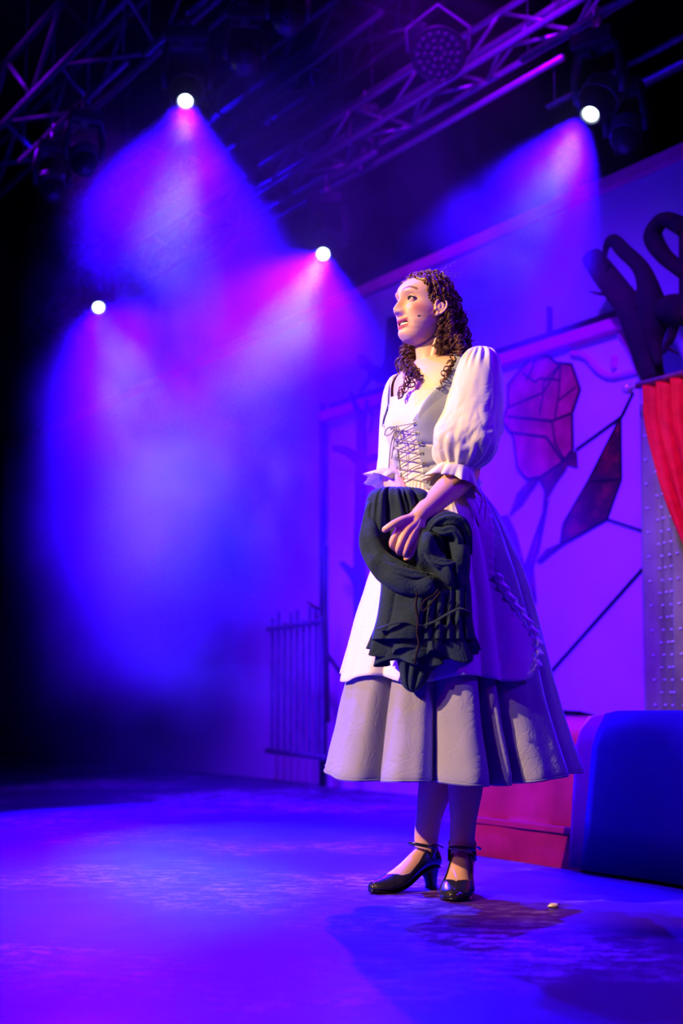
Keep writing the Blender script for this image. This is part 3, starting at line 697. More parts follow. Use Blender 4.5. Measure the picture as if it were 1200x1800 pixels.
def headP(z, th):
    z_in = z
    c, s = math.cos(th), math.sin(th)
    w_ = smooth_interp(z, hwid); yf = smooth_interp(z, hfront); yb = smooth_interp(z, hback)
    ymid = 0.0 if z > -.07 else (.0 + (-.07 - z) * .7)
    # front half: superellipse, slightly squarer jaw/face
    e = 2.25
    if c >= 0:
        k = (abs(c) ** e + abs(s) ** e) ** (-1 / e); x = w_ * s * k; y = ymid + (yf - ymid) * c * k
    else:
        x = w_ * s; y = ymid + (ymid - yb) * c
    if c > 0:
        ax = abs(x); fr = min(1, c * 3)
        # nose
        if -.045 < z < .04:
            nz = [(-.036,0),(-.031,.006),(-.027,.018),(-.023,.0235),(-.017,.0262),(-.009,.0225),(.004,.0160),(.015,.0085),(.026,.0035),(.036,0)]
            nw = [(-.036,.013),(-.024,.0125),(-.015,.0105),(0,.0085),(.02,.0080),(.036,.010)]
            y += smooth_interp(z, nz) * math.exp(-(ax / smooth_interp(z, nw)) ** 2.2)
            y += .0095 * gs(ax - .0130, .0062) * gs(z + .0235, .0075)
            y -= .007 * gs(ax - .0075, .0034) * gs(z + .0330, .0032)
        # sockets, brow ridge, cheeks
        y -= .0120 * gs(ax - .031, .0165) * gs(z - .016, .0125) * fr
        y -= .0040 * gs(ax - .015, .008) * gs(z - .012, .012)
        y += .0030 * gs(ax - .030, .022) * gs(z - .038, .008)
        y += .0050 * gs(ax - .042, .016) * gs(z + .012, .016); x += math.copysign(.0025, x) * gs(ax - .05, .02) * gs(z + .008, .02)
        y -= .0030 * gs(ax - .030, .010) * gs(z + .052, .014)
        # mouth
        zc = -.0545 + 7.0 * x * x
        mx = 1 / (1 + math.exp((ax - .0245) / .0018))
        y += .0036 * gs(z - (zc + .0085), .0052) * mx
        y += .0040 * gs(z - (zc - .0105), .0055) * mx / (1 + math.exp((ax - .020) / .003))
        y -= .0130 * gs(z - zc, .0050) * (1 / (1 + math.exp((ax - .0215) / .0014)))
        y -= .0015 * gs(ax, .004) * gs(z + .038, .006)
        y += .0030 * gs(ax, .018) * gs(z + .091, .012)
        y -= .0020 * gs(ax - .030, .005) * gs(z - (-.040 - (ax - .022) * 1.1), .010)
    if z > .03: z = .03 + (z - .03) * .83
    if z < -.062: z = -.062 + (z + .062) * .70; y -= .010 * min(1, (-.062 - z) / .03) * (c > 0) * max(c, 0)
    return hp(x, y, z)
body = MB()
NZ = 230; NT = 300
def hz(i):
    return -.118 + .242 * (i / (NZ - 1))
def hth(j):
    t = j / NT * 2 - 1           # -1..1 ; denser at the front
    return math.pi * (0.55 * t + 0.45 * t ** 3)
hb = MB(); hb.grid(lambda i, j: headP(hz(i), hth(j)), NZ, NT, wrap=True)
hb.f.append(tuple(range(NT))[::-1]); hb.f.append(tuple((NZ - 1) * NT + j for j in range(NT))); hb.m += [0, 0]
body.add(hb.v, hb.f)
# eyelids
for sg in (-1, 1):
    ec = Vector((sg * .0310, .0650, .0165)); r = .0140
    def lid(lo, hi, mbx):
        def P(i, j):
            k = i % 2; a = lo + (hi - lo) * (i // 2) / 5 if False else None
        outer = []; n1 = 8; n2 = 18
        vs = []
        for lay, rr in ((0, r), (1, r - .0045)):
            for i in range(n1 + 1):
                for j in range(n2 + 1):
                    yaw = -1.9 + 3.8 * j / n2
                    # lid opening narrows at the corners
                    edge = lo if abs(lo) < abs(hi) else hi; far = hi if edge == lo else lo
                    e2 = edge * max(0, math.cos(yaw * 1.35)) - .10 + (.08 * yaw * sg)
                    el = e2 + (far - e2) * i / n1
                    p = ec + Vector((math.sin(yaw) * math.cos(el), math.cos(yaw) * math.cos(el), math.sin(el))) * rr
                    vs.append(hp(*p))
        m_ = (n1 + 1) * (n2 + 1); fs = []
        for i in range(n1):
            for j in range(n2):
                a = i * (n2 + 1) + j; fs.append((a, a + 1, a + n2 + 2, a + n2 + 1)); b = a + m_; fs.append((b, b + n2 + 1, b + n2 + 2, b + 1))
        for i in range(n1):
            for j in (0, n2):
                a = i * (n2 + 1) + j; q = (a, a + n2 + 1, a + n2 + 1 + m_, a + m_); fs.append(q if j == 0 else q[::-1])
        for j in range(n2):
            for i in (0, n1):
                a = i * (n2 + 1) + j; q = (a, a + m_, a + m_ + 1, a + 1); fs.append(q if i == 0 else q[::-1])
        body.add(vs, fs)
    lid(.36, 1.25, body); lid(-.26, -1.1, body)
# ears
for sg in (-1, 1):
    E0 = Vector((sg * .0655, .005, -.003))
    def ep(a, b, c): return hp(E0.x + sg * (c * .85 + .004 + .28 * max(0, -a)), E0.y + a * .84, E0.z + b * .80)
    hel = [(.008, .004, .003), (.012, .018, .006), (.004, .031, .010), (-.010, .034, .013), (-.021, .024, .014), (-.023, .008, .012), (-.017, -.008, .010), (-.008, -.019, .008), (.001, -.024, .005)]
    body.tube([ep(*h) for h in catmull(hel, 4)], .0036, 8)
    body.tube([ep(*h) for h in catmull([(-.004, .022, .008), (-.013, .016, .010), (-.014, .002, .009), (-.008, -.008, .007)], 4)], .0035, 8)
    body.ball(ep(-.006, .008, -.003), .017, 14, sc3=(.75, .75, 1.25))
    body.ball(ep(-.001, -.021, .004), .0068, 10)
    body.ball(ep(.007, -.004, .003), .0045, 10)
# neck
nb = MB()
NA = Vector((.268, 3.995, 1.44)); NB_ = HC + HF * -.012 + HU * -.045
def neckP(i, j):
    t = i / 24; a = 2 * math.pi * j / 40; c = NA.lerp(NB_, t) - FW * .004
    r = smooth_interp(t, [(0, .078), (.2, .058), (.45, .0485), (.8, .0475), (1, .048)])
    rs = .9 + .0 * t
    q = c + FW * math.cos(a) * r * 1.0 + LF * math.sin(a) * r * rs
    # sternomastoid hint
    return q
nb.grid(neckP, 25, 40, wrap=True); nb.f += [tuple(range(40))[::-1], tuple(24 * 40 + j for j in range(40))]; nb.m += [0, 0]
body.add(nb.v, nb.f)
body.tube([hp(.050, -.030, -.03), TC + FW * .050 + LF * .018 + ZA * 1.43], [.016, .008], 16)
body.tube([hp(-.050, -.030, -.03), TC + FW * .050 - LF * .018 + ZA * 1.43], [.016, .008], 16)
for sg in (-1, 1):       # collar bones
    body.tube([TC + FW * .074 + LF * sg * .02 + ZA * 1.428, TC + FW * .066 + LF * sg * .07 + ZA * 1.438, TC + FW * .03 + LF * sg * .13 + ZA * 1.450], [.006, .0065, .008], 16)
# torso, hips
tbm = MB(); zs = np.linspace(.84, 1.497, 60)
tbm.grid(lambda i, j: tP(zs[i], 2 * math.pi * j / 72 , -.004), 60, 72, wrap=True); tbm.f += [tuple(range(72))[::-1], tuple(59 * 72 + j for j in range(72))]; tbm.m += [0, 0]
body.add(tbm.v, tbm.f)
# arms
SHL = TC + LF * .150 + ZA * 1.445; SHR = TC - LF * .150 + ZA * 1.445
ELL = at(822, 828, 3.895); WRL = at(737, 906, 3.705)
ELR = at(690, 828, 4.08); WRR = at(715, 905, 3.86)
body.tube([TC + LF * .10 + ZA * 1.43, SHL, SHL.lerp(ELL, .3), SHL.lerp(ELL, .7), ELL], [.04, .048, .044, .038, .036], 16)
body.tube([TC - LF * .10 + ZA * 1.43, SHR, SHR.lerp(ELR, .3), SHR.lerp(ELR, .7), ELR], [.04, .042, .032, .030, .030], 16)
fa = [ELL + (ELL - WRL).normalized() * .01, ELL.lerp(WRL, .15), ELL.lerp(WRL, .35), ELL.lerp(WRL, .6), ELL.lerp(WRL, .85), WRL]
body.tube(catmull(fa, 5), [float(v) for v in np.interp(np.linspace(0, 1, 26), [0, .2, .4, .7, .9, 1], [.034, .040, .0385, .0300, .0245, .0235])], 40)
wj = at(722, 918, 3.692); body.tube(catmull([WRL.lerp(ELL, .12), WRL, WRL.lerp(wj, .5), wj], 6), [float(v) for v in np.interp(np.linspace(0, 1, 19), [0, .33, .66, 1], [.0238, .0232, .0200, .0130])], 24)
body.tube(catmull([ELR, ELR.lerp(WRR, .3), ELR.lerp(WRR, .7), WRR], 5), [float(v) for v in np.interp(np.linspace(0, 1, 16), [0, .3, 1], [.036, .038, .025])], 16)
# left hand (on top of the garment)
def fing(mb, pts, rads):
    P = catmull(pts, 5); k = len(P)
    mb.tube(P, [float(v) for v in np.interp(np.linspace(0, 1, k), np.linspace(0, 1, len(rads)), rads)], 12)
    mb.ball(P[-1], rads[-1], 10)
def hpx(l): return [at(*q) for q in l]
fing(body, [WRL] + hpx([(724,916,3.688),(706,925,3.672),(690,951,3.668),(692,962,3.690),(700,964,3.708)]), [.019,.0125,.0108,.0092,.0085,.0075])
fing(body, [WRL] + hpx([(728,921,3.684),(714,934,3.666),(701,961,3.662),(702,971,3.684),(710,972,3.704)]), [.019,.0125,.0112,.0092,.0085,.0075])
fing(body, [WRL] + hpx([(733,925,3.686),(723,942,3.668),(713,967,3.664),(713,977,3.684),(719,977,3.704)]), [.019,.0125,.0108,.0088,.0082,.0072])
fing(body, [WRL] + hpx([(739,928,3.692),(733,947,3.676),(726,968,3.672),(719,979,3.676),(713,982,3.682)]), [.019,.0125,.0100,.0078,.0074,.0066])
fing(body, [WRL + Vector((0, 0, .004))] + hpx([(722,911,3.690),(706,915,3.668),(690,922,3.656),(676,931,3.660)]), [.018,.0135,.0115,.0100,.0082])
body.tube(hpx([(730,914,3.70),(712,934,3.69)]), [.018, .015], 12)
# right hand (under the garment)
wd_ = (WRR - ELR).normalized()
for k, (ln, rr) in enumerate([(.075, .0085), (.085, .009), (.08, .0085), (.065, .0075)]):
    sd = LF * (-.024 + .016 * k); fing(body, [WRR, WRR + wd_ * .045 + sd, WRR + wd_ * .09 + sd, WRR + wd_ * (.09 + ln * .6) + sd + ZA * .012, WRR + wd_ * (.09 + ln * .8) + sd + ZA * .03], [.02, .013, .0105, rr, rr * .85])
fing(body, [WRR, WRR + wd_ * .03 + LF * -.03, WRR + wd_ * .06 + LF * -.045 + ZA * .015, WRR + wd_ * .085 + LF * -.045 + ZA * .03], [.018, .013, .010, .0085])
# legs and feet
def foot_frame(toe, heel):
    f = (toe - heel); f.z = 0; ln = f.length; f.normalize(); l = Vector((-f.y, f.x, 0)); return heel, f, l, ln
FA = Vector((.084, 4.005, 0)); HA = FA + Vector((.78, .60, 0)) * .238       # her right foot
FB = atz(797, 1586, 0); HB = FB + Vector((.20, .98, 0)) * .238                # her left foot
soleh = [(0,.060),(.04,.058),(.08,.045),(.12,.024),(.16,.010),(.19,.007),(.238,.012)]
topz = [(-.004,.085),(.0,.105),(.03,.125),(.06,.118),(.09,.098),(.12,.076),(.15,.058),(.18,.044),(.21,.034),(.232,.026),(.238,.018)]
fwid = [(-.004,.012),(0,.020),(.02,.028),(.06,.030),(.10,.033),(.14,.040),(.17,.0435),(.20,.038),(.225,.024),(.238,.008)]
def footP(fr, y, a, off=0):
    h, f, l, ln = fr; z0 = smooth_interp(y, soleh); z1 = smooth_interp(y, topz); w_ = smooth_interp(y, fwid) + off
    zc = z0 + (z1 - z0) * .38; ca, sa = math.cos(a), math.sin(a)
    zz_ = zc + (sa * (z1 - zc + off) if sa > 0 else sa * (zc - z0 + off))
    ww = w_ * (abs(ca) ** .85) * (1 if ca > 0 else -1) * (1 if sa < 0 else (1 - .25 * sa))
    return h + f * y + l * ww + ZA * zz_
frames = []
for toe, heel, knee in ((FA, HA, at(772, 1290, 4.06)), (FB, HB, at(822, 1290, 3.98))):
    fr = foot_frame(toe, heel); frames.append(fr); h, f, l, ln = fr
    fm = MB(); ys = np.linspace(-.003, .236, 40)
    fm.grid(lambda i, j: footP(fr, ys[i], 2 * math.pi * j / 28), 40, 28, wrap=True); fm.f += [tuple(range(28))[::-1], tuple(39 * 28 + j for j in range(28))]; fm.m += [0, 0]
    body.add(fm.v, fm.f)
    ank = h + f * .036 + ZA * .135
    hip = TC + LF * (.085 if toe is FB else -.085) + ZA * .90 + Vector((.02, 0, 0))
    lp = [h + f * .034 + ZA * .085, ank, ank.lerp(knee, .2), ank.lerp(knee, .45) - f * .008, ank.lerp(knee, .68) - f * .014, ank.lerp(knee, .88), knee, knee.lerp(hip, .3), knee.lerp(hip, .7), hip]
    rd = [.030, .0345, .0365, .047, .0545, .050, .050, .058, .078, .088]
    body.tube(catmull(lp, 6), [float(v) for v in np.interp(np.linspace(0, 9, 55), range(10), rd)], 48)
    for s_ in (-1, 1): body.ball(ank + l * s_ * .029 - ZA * .004, .012, 10)
tmp = body.build('tmp_body', M['skin'])
rm = tmp.modifiers.new('r', 'REMESH'); rm.mode = 'VOXEL'; rm.voxel_size = VOX; rm.use_smooth_shade = True
sm_ = tmp.modifiers.new('s', 'SMOOTH'); sm_.factor = .5; sm_.iterations = 3
dg = bpy.context.evaluated_depsgraph_get()
bme = bpy.data.meshes.new_from_object(tmp.evaluated_get(dg)); bpy.data.objects.remove(tmp)
# colour of the skin, lips, brows, lashes, rouge (paint that belongs to the face)
nvt = len(bme.vertices); co = np.empty(nvt * 3); bme.vertices.foreach_get('co', co); co = co.reshape(-1, 3)
rel = co - np.array(HC); X = rel @ np.array(HL); Y = rel @ np.array(HF); Zz = rel @ np.array(HU)
skin = np.array([.86, .52, .36]); tint = np.tile(skin, (nvt, 1))
def blend(c, k):
    k = np.clip(k, 0, 1)[:, None]; tint[:] = tint * (1 - k) + np.array(c) * k
g = lambda v, s: np.exp(-(v / s) ** 2)
front = (Y > .035) & (Zz > -.13) & (Zz < .13); ax = np.abs(X)
blend((.66, .20, .16), .75 * g(ax - .052, .018) * g(Zz + .010, .017) * (Y > .01) * (Zz > -.1) * (Zz < .1))
blend((.50, .26, .18), .35 * g(ax - .030, .016) * g(Zz - .027, .008) * front)
zc = -.0545 + 7.0 * X * X
lipm = (ax < .0255) & front & (Y > .06)
upp = 1 / (1 + np.exp(-(.0155 - .16 * ax - (Zz - zc)) / .0009)) * (Zz > zc - .002)
low = 1 / (1 + np.exp(-((Zz - zc) + .0190 - .25 * ax) / .0009)) * (Zz <= zc - .002)
blend((.60, .13, .14), lipm * (upp + low) * .95)
blend((.05, .008, .008), ((np.abs(Zz - zc) < .0042) & (ax < .022) & front & (Y < .0775)) * 1.0)
bz = .0385 + .010 * np.sin(np.clip((ax - .010) / .042, 0, 1) * 2.4) - .004 * np.clip((ax - .03) / .02, 0, 1)
blend((.11, .045, .025), .95 * g(Zz - bz, .0036 - 0.0 * ax) * (ax > .011) * (ax < .052) * front)
ec = np.array([.0310, .0650, .0165]); d3 = np.sqrt((ax - ec[0]) ** 2 + (Y - ec[1]) ** 2 + (Zz - ec[2]) ** 2)
elv = np.arcsin(np.clip((Zz - ec[2]) / np.maximum(d3, 1e-4), -1, 1)); yw = np.arctan2((X - np.sign(X) * ec[0]), Y - ec[1])
ue = .36 * np.maximum(0, np.cos(yw * 1.35)) - .10
blend((.02, .01, .01), ((d3 < .0150) & (elv < ue + .22) & (elv > ue - .25) & front) * .95)
le = -.26 * np.maximum(0, np.cos(yw * 1.35)) - .10
blend((.20, .09, .07), ((d3 < .0145) & (elv < le + .12) & (elv > le - .10) & front) * .7)
# scalp in hair colour
hairl = .058 + .035 * np.clip((.075 - Y) / .05, -1, 1) * 0
scalp = (Zz > .078 - .02 * (ax / .06)) & (Y < .052) & (Zz < .14) | ((Y < .012) & (Zz > -.02) & (ax < .069) & (Zz < .14) & (Y > -.12)) | ((Y < .036) & (Zz > .02) & (Zz < .14) & (Y > -.12))
blend((.05, .018, .010), scalp * 1.0 * (ax < .09))
# lower legs slightly tanner tights
blend((.50, .25, .17), (co[:, 2] < .6) * .8)
blend((.72, .36, .24), ((co[:, 2] > .7) & (co[:, 2] < 1.2)) * .6)
ca = bme.color_attributes.new('tint', 'FLOAT_COLOR', 'POINT'); ca.data.foreach_set('color', np.hstack([tint, np.ones((nvt, 1))]).astype(np.float32).ravel())
# eyeballs and teeth go into the same mesh
ex = MB(); cols = []
for sg in (-1, 1):
    n0 = len(ex.v); c = Vector((sg * .0310, .0650, .0165)); ex.ball(hp(*c), .0118, 40)
    gz = (HF + HL * .02 + HU * .10).normalized()
    for v in ex.v[n0:]:
        dd = (Vector(v) - hp(*c)).normalized().dot(gz)
        cols.append((.01, .008, .008) if dd > .955 else ((.06, .03, .02) if dd > .86 else (.85, .80, .80)))
for sg in (-1, 1):        # lashes
    n0 = len(ex.v); L_ = []; c = Vector((sg * .0310, .0650, .0165))
    for k in range(13):
        yaw = -1.2 + 2.4 * k / 12; el = .36 * max(0, math.cos(yaw * 1.35)) - .10 + .02 + (.08 * yaw * sg); rr = .0150 + .0012 * (sg * yaw > 0) * abs(yaw)
        L_.append(hp(*(c + Vector((math.sin(yaw) * math.cos(el), math.cos(yaw) * math.cos(el), math.sin(el))) * rr)))
    L_.append(hp(*(c + Vector((sg * .0165, .0035, .0015)))) if sg > 0 else hp(*(c + Vector((sg * .0165, .0035, .0015)))))
    if sg < 0: L_ = L_[:-1]; L_.insert(0, hp(*(c + Vector((-.0165, .0035, .0015)))))
    ex.tube(L_, [.0007] + [.0013] * 12 + [.0007], 6); cols += [(.01, .006, .006)] * (len(ex.v) - n0)
n0 = len(ex.v)
def teethP(i, j):
    x = -.0185 + .037 * j / 36; k = i / 5
    z = -.0495 + 7.0 * x * x - .0068 * k; y = .0715 - 22 * x * x * 1.0 + .0008 * abs(math.sin(x * math.pi / .0072))
    return hp(x, y, z)
ex.grid(teethP, 6, 37); cols += [(.90, .86, .80)] * (len(ex.v) - n0)
eo = ex.build('tmp_eye', M['skin'])
ec_ = eo.data.color_attributes.new('tint', 'FLOAT_COLOR', 'POINT'); ec_.data.foreach_set('color', np.array([(*c, 1) for c in cols], dtype=np.float32).ravel())
import bmesh
bm_ = bmesh.new(); bm_.from_mesh(bme); bm_.from_mesh(eo.data); bm_.to_mesh(bme); bm_.free(); bpy.data.objects.remove(eo)
for p in bme.polygons: break
bme.polygons.foreach_set('use_smooth', [True] * len(bme.polygons))
bo = bpy.data.objects.new('body', bme); col.objects.link(bo)
if not bme.materials: bme.materials.append(M['skin'])
pchild(bo)
# ---------------------------------------------------------------- cloth built as lofted rings
def fnoise(x, y, z, s=1.0): return mnoise.noise(Vector((x * s, y * s, z * s)))
def wl(px, py, Y): return at(px, py, Y)
# blouse yoke and body
NK = [(0, 1.388), (.45, 1.388), (.74, 1.393), (.86, 1.43), (1.0, 1.470), (1.15, 1.484), (1.9, 1.486), (2.4, 1.465), (3.15, 1.455)]
mb = MB(); NP = 150
def blP(i, j):
    ph = 2 * math.pi * j / NP - math.pi; zt = interp(abs(ph), NK); z = 1.10 + (zt - 1.10) * (i / 40)
    off = .0045 + .0022 * math.sin(ph * 22 + 3 * z) * gs(z - 1.39, .09) * 0 + .003 * fnoise(ph * 2, z * 7, 0, 1.5)
    return tP(z, ph, off)
mb.grid(blP, 41, NP, wrap=True)
pchild(mb.build('blouse', M['white'], solid=.0015))
# puffed sleeves
def sleeve(rows, Yc, n=96, folds=None, name='sleeve', m=None, N=70):
    """rows: (py, pxl, pxr, Y centre, half depth)"""
    v = [(r[0],) for r in rows]; tabs = [[(r[0], r[k]) for r in rows] for k in (1, 2, 3, 4)]
    mb = MB()
    def P(i, j):
        t = i / (N - 1); py = rows[0][0] + (rows[-1][0] - rows[0][0]) * t
        xl, xr, yc, d = [smooth_interp(py, tb_) for tb_ in tabs]
        A = wl(xl, py, yc); B = wl(xr, py, yc); c = (A + B) / 2; hx = (B - A) / 2
        a = 2 * math.pi * j / n; k = 1 + (folds(t, a) if folds else 0)
        return c + hx * math.cos(a) * k + Vector((0, 1, 0)) * math.sin(a) * d * k
    mb.grid(P, N, n, wrap=True); return mb
def near_folds(t, a):
    g_ = .10 * (math.sin(a * 15 + 1.3 * math.sin(3 * a)) * math.exp(-((t - .02) / .13) ** 2))
    g_ += .09 * math.sin(a * 17 + .8 * math.sin(2 * a)) * math.exp(-((t - 1.0) / .14) ** 2)
    g_ += .075 * math.sin(4 * a - 11 * t + 1.0) * math.exp(-((t - .72) / .18) ** 2)
    g_ += .045 * (abs(fnoise(math.cos(a) * 3 + 5, math.sin(a) * 3, t * 7, 1.3)) * 2 - .5) * math.exp(-((t - .75) / .25) ** 2)
    g_ += .030 * fnoise(math.cos(a) * 2, math.sin(a) * 2, t * 4, 1.6)
    d_ = math.sin(3 * a + 16 * t)     # diagonal drag lines over the elbow
    g_ += -.05 * max(0, d_) ** 3 * math.exp(-((t - .8) / .15) ** 2)
    return g_
rowsL = [(611,832,852,3.90,.018),(617,822,866,3.885,.045),(632,809,876,3.875,.062),(655,798,881,3.87,.070),(690,788,884,3.865,.075),(730,776,883,3.86,.078),(762,761,881,3.855,.080),(785,758,876,3.855,.078),(805,763,866,3.86,.066),(818,772,850,3.862,.050),(827,775,834,3.864,.038)]
sl = sleeve(rowsL, 0, folds=near_folds, N=90, n=160)
slo = pchild(sl.build('sleeve', M['white'], solid=.0012))
def ruffle(c, ax, ay, az, r0, r1, h, n, amp, name, par, m, tilt=0, seed=0, lo=None):
    mb = MB(); N = 14; K = 220
    def P(i, j):
        t = i / (N - 1); a = 2 * math.pi * j / K
        r = r0 + (r1 - r0) * t ** .8; w_ = math.sin(a * n + 1.2 * math.sin(2 * a + seed)) + .4 * math.sin(a * (n * 1.7) + seed)
        k = 1 + amp * w_ * t
        return c + ax * math.cos(a) * r * k + ay * math.sin(a) * r * k + az * (h * t + .10 * h * w_ * t)
    mb.grid(P, N, K, wrap=True); return child(mb.build(name, m, solid=.0011), par)
az = (WRL - ELL).normalized(); cuffc = at(803, 823, 3.862)
axx = (Vector((1, 0, 0)) - az * az.x).normalized(); ayy = az.cross(axx)
# ruffle runs square to the forearm
azr = Vector((-.30, -.16, -.94)).normalized(); axx = (Vector((.9, 0, -.25)) - azr * Vector((.9, 0, -.25)).dot(azr)).normalized(); ayy = azr.cross(axx)
ruffle(cuffc, axx, ayy, azr, .046, .074, .050, 11, .13, 'sleeve_ruffle', person, M['white'], seed=1.0)
mb = MB(); mb.tube([cuffc + axx * math.cos(t_) * .047 * (1 + .05 * math.sin(t_ * 26)) + ayy * math.sin(t_) * .047 * (1 + .05 * math.sin(t_ * 26)) for t_ in [2 * math.pi * k / 120 for k in range(120)]], .0035, 6, closed=True)
pchild(mb.build('sleeve_gather', M['white']))
rowsR = [(660,692,706,4.11,.02),(668,683,707,4.125,.035),(690,674,712,4.135,.052),(720,669,713,4.14,.056),(760,666,714,4.13,.056),(800,664,712,4.11,.054),(828,662,714,4.08,.050),(842,668,712,4.06,.040)]
def far_folds(t, a):
    return .07 * math.sin(a * 11 + math.sin(3 * a)) * math.exp(-(t / .15) ** 2) + .03 * math.sin(a * 7 + 2 * t) + .06 * math.sin(a * 13) * math.exp(-((t - 1) / .12) ** 2)
sr = sleeve(rowsR, 0, folds=far_folds, N=70, n=120)
pchild(sr.build('sleeve', M['white'], solid=.0012))
c2 = at(690, 838, 4.03); az2 = Vector((-.45, -.25, -.86)).normalized(); ax2 = (Vector((1, 0, -.1)) - az2 * Vector((1, 0, -.1)).dot(az2)).normalized(); ay2 = az2.cross(ax2)
ruffle(c2, ax2, ay2, az2, .042, .068, .036, 9, .12, 'sleeve_ruffle', person, M['white'], seed=2.0)

# ---------------------------------------------------------------- laced bodice
# front opening edges measured on the body: (z, angle)
def edge_of(pxs, off=.006):
    out = []
    for x, y in pxs:
        h_ = thit(x, y, off)
        if h_: out.append((h_[2], h_[1]))
    return sorted(out)
eL = edge_of([(731,738),(734,760),(738,790),(742,815),(746,840),(750,862)])      # her left front edge
eR = edge_of([(697,745),(699,770),(702,800),(706,830),(711,862)])
ztopb = eL[-1][0]; zbotb = 1.105
def smt(z, tab): return smooth_interp(min(max(z, tab[0][0]), tab[-1][0]), tab)
mb = MB(); K = 240; N = 130
def boP(i, j):
    t = i / (N - 1); q = j / (K - 1)
    z0 = zbotb + (ztopb - zbotb) * t
    a0 = smt(z0, eL); a1 = smt(z0, eR) + 2 * math.pi
    ph = a0 + (a1 - a0) * q
    # top line rises toward the arm and back
    dlt = max(0, min(ph - a0, a1 - ph)); rise = .075 * min(1, dlt / .55) ** 1.1
    z = zbotb + (ztopb + rise - zbotb) * t
    pin = -.009 * (math.exp(-((z - 1.232 + .02 * dlt) / .006) ** 2) + math.exp(-((z - 1.168 - .02 * dlt) / .006) ** 2)) * math.exp(-((dlt - .2) / .3) ** 2) + .004 * math.exp(-((z - 1.245) / .012) ** 2) * math.exp(-(dlt / .3) ** 2) + .0025 * math.sin(z * 90 + ph * 3) * gs(z - 1.17, .06)
    return tP(z, ph, .0105 + pin)
mb.grid(boP, N, K)
bod = pchild(mb.build('bodice', M['bod'], solid=.0025))
# straps
def strip(mb, c, wid, off, K_=None):
    """c: list of (px,py,width px) followed on the body"""
    pts = []
    for x, y, w_ in c:
        h_ = thit(x, y, off)
        if h_: pts.append((Vector(h_[0]), w_))
    return pts
def surf_strip(cz, w0, off, name):
    # cz: list of (ph, z); w0 width in metres
    P_ = catmull([Vector((a, z, w)) for a, z, w in cz], 10); k = len(P_); mb = MB()
    def P(i, j):
        p = P_[i]; a = P_[max(i - 1, 0)]; b = P_[min(i + 1, k - 1)]
        c = tP(p.y, p.x, off); A = tP(a.y, a.x, off); B = tP(b.y, b.x, off)
        t = (B - A).normalized(); e = .001
        n_ = (tP(p.y, p.x, off + .01) - c); 
        if p.y > 1.45: n_ = n_ * .5 + ZA * .01 * (p.y - 1.44) / .04
        n_.normalize(); s_ = t.cross(n_).normalized()
        return c + s_ * (j / 4 - .5) * p.z + n_ * .001
    mb.grid(P, k, 5); return pchild(mb.build(name, M['bod'], solid=.002))
h1 = thit(760, 722, .008); h2 = thit(786, 690, .008); h3 = thit(803, 650, .008); h4 = thit(822, 622, .008)
PHS = [h_[1:] for h_ in (h1, h2, h3) if h_]
sp_ = [(.46, 1.300, .006), (.58, 1.318, .030), (.70, 1.345, .046), (.84, 1.375, .046), (.98, 1.415, .040), (1.15, 1.455, .040), (1.35, 1.484, .038), (1.7, 1.490, .038), (2.1, 1.475, .040), (2.45, 1.42, .05), (2.6, 1.36, .06)]
surf_strip(sp_, 0, .011, 'bodice_strap')
surf_strip([(-a - .16, z, w * .6) for a, z, w in sp_], 0, .008, 'bodice_strap')
# eyelets and lacing
ey = {}
for sd, tab, sg in (('l', eL, 1), ('r', eR, -1)):
    L_ = []
    for k in range(7):
        z = ztopb - .012 - k * (ztopb - 1.125 - .012) / 6
        p = tP(z, smt(z, tab) + sg * .075, .0145); nn_ = (tP(z, smt(z, tab) + sg * .075, .03) - p).normalized(); L_.append((p, nn_))
        u_ = nn_.cross(ZA).normalized(); v_ = nn_.cross(u_); mb = MB()
        mb.tube([p + (u_ * math.cos(t) + v_ * math.sin(t)) * .0036 for t in [2 * math.pi * q / 12 for q in range(12)]], .0013, 6, closed=True)
        child(mb.build('eyelet', M['eyelet']), bod)
    ey[sd] = L_
mb = MB()
def lace_run(a, b):
    (p, n1), (q, n2) = a, b; md = (p + q) / 2 + (n1 + n2).normalized() * .007
    mb.tube(catmull([p + n1 * .0015, md, q + n2 * .0015], 6), .0013, 6)
for k in range(6):
    lace_run(ey['l'][k], ey['r'][k + 1]); lace_run(ey['r'][k], ey['l'][k + 1])
lace_run(ey['l'][0], ey['r'][0])
k0 = (ey['l'][0][0] + ey['r'][0][0]) / 2 + FW * .009; k0 += (ey['r'][0][0] - k0) * .45
for dx, dz in ((.016, -.012), (-.020, -.006)):
    A_ = k0; l_ = LF * dx * 1.6
    mb.tube(catmull([A_, A_ + l_ * .7 + FW * .012 + ZA * dz * .2, A_ + l_ * 1.2 + FW * .010 + ZA * (dz * 3), A_ + l_ * .5 + FW * .010 + ZA * dz * 3.4, A_], 6), .0016, 6)
mb.tube(catmull([k0, k0 + FW * .012 - ZA * .04 + LF * .004, k0 + FW * .008 - ZA * .09 - LF * .012], 8), .0016, 6)
mb.tube(catmull([k0, k0 + FW * .012 - ZA * .05 - LF * .010, k0 + FW * .010 - ZA * .115 - LF * .022], 8), .0016, 6)
pchild(mb.build('lacing', M['lace']))

# ---------------------------------------------------------------- skirt
zH = at(790, 1352, 4.0).z
SR = []                                        # (z, centre x, radius)
for py, xl, xr in ((850,712,838),(866,708,846),(900,698,872),(950,682,897),(1010,658,921),(1070,640,938),(1130,624,953),(1180,612,965),(1270,591,988),(1352,571,1017)):
    A_ = at(xl, py, 4.0); B_ = at(xr, py, 4.0); SR.append((A_.z, (A_.x + B_.x) / 2, (B_.x - A_.x) / 2))
SR = sorted(SR); sx = [(a, b) for a, b, c in SR]; srr = [(a, c) for a, b, c in SR]
Z1 = SR[-1][0]
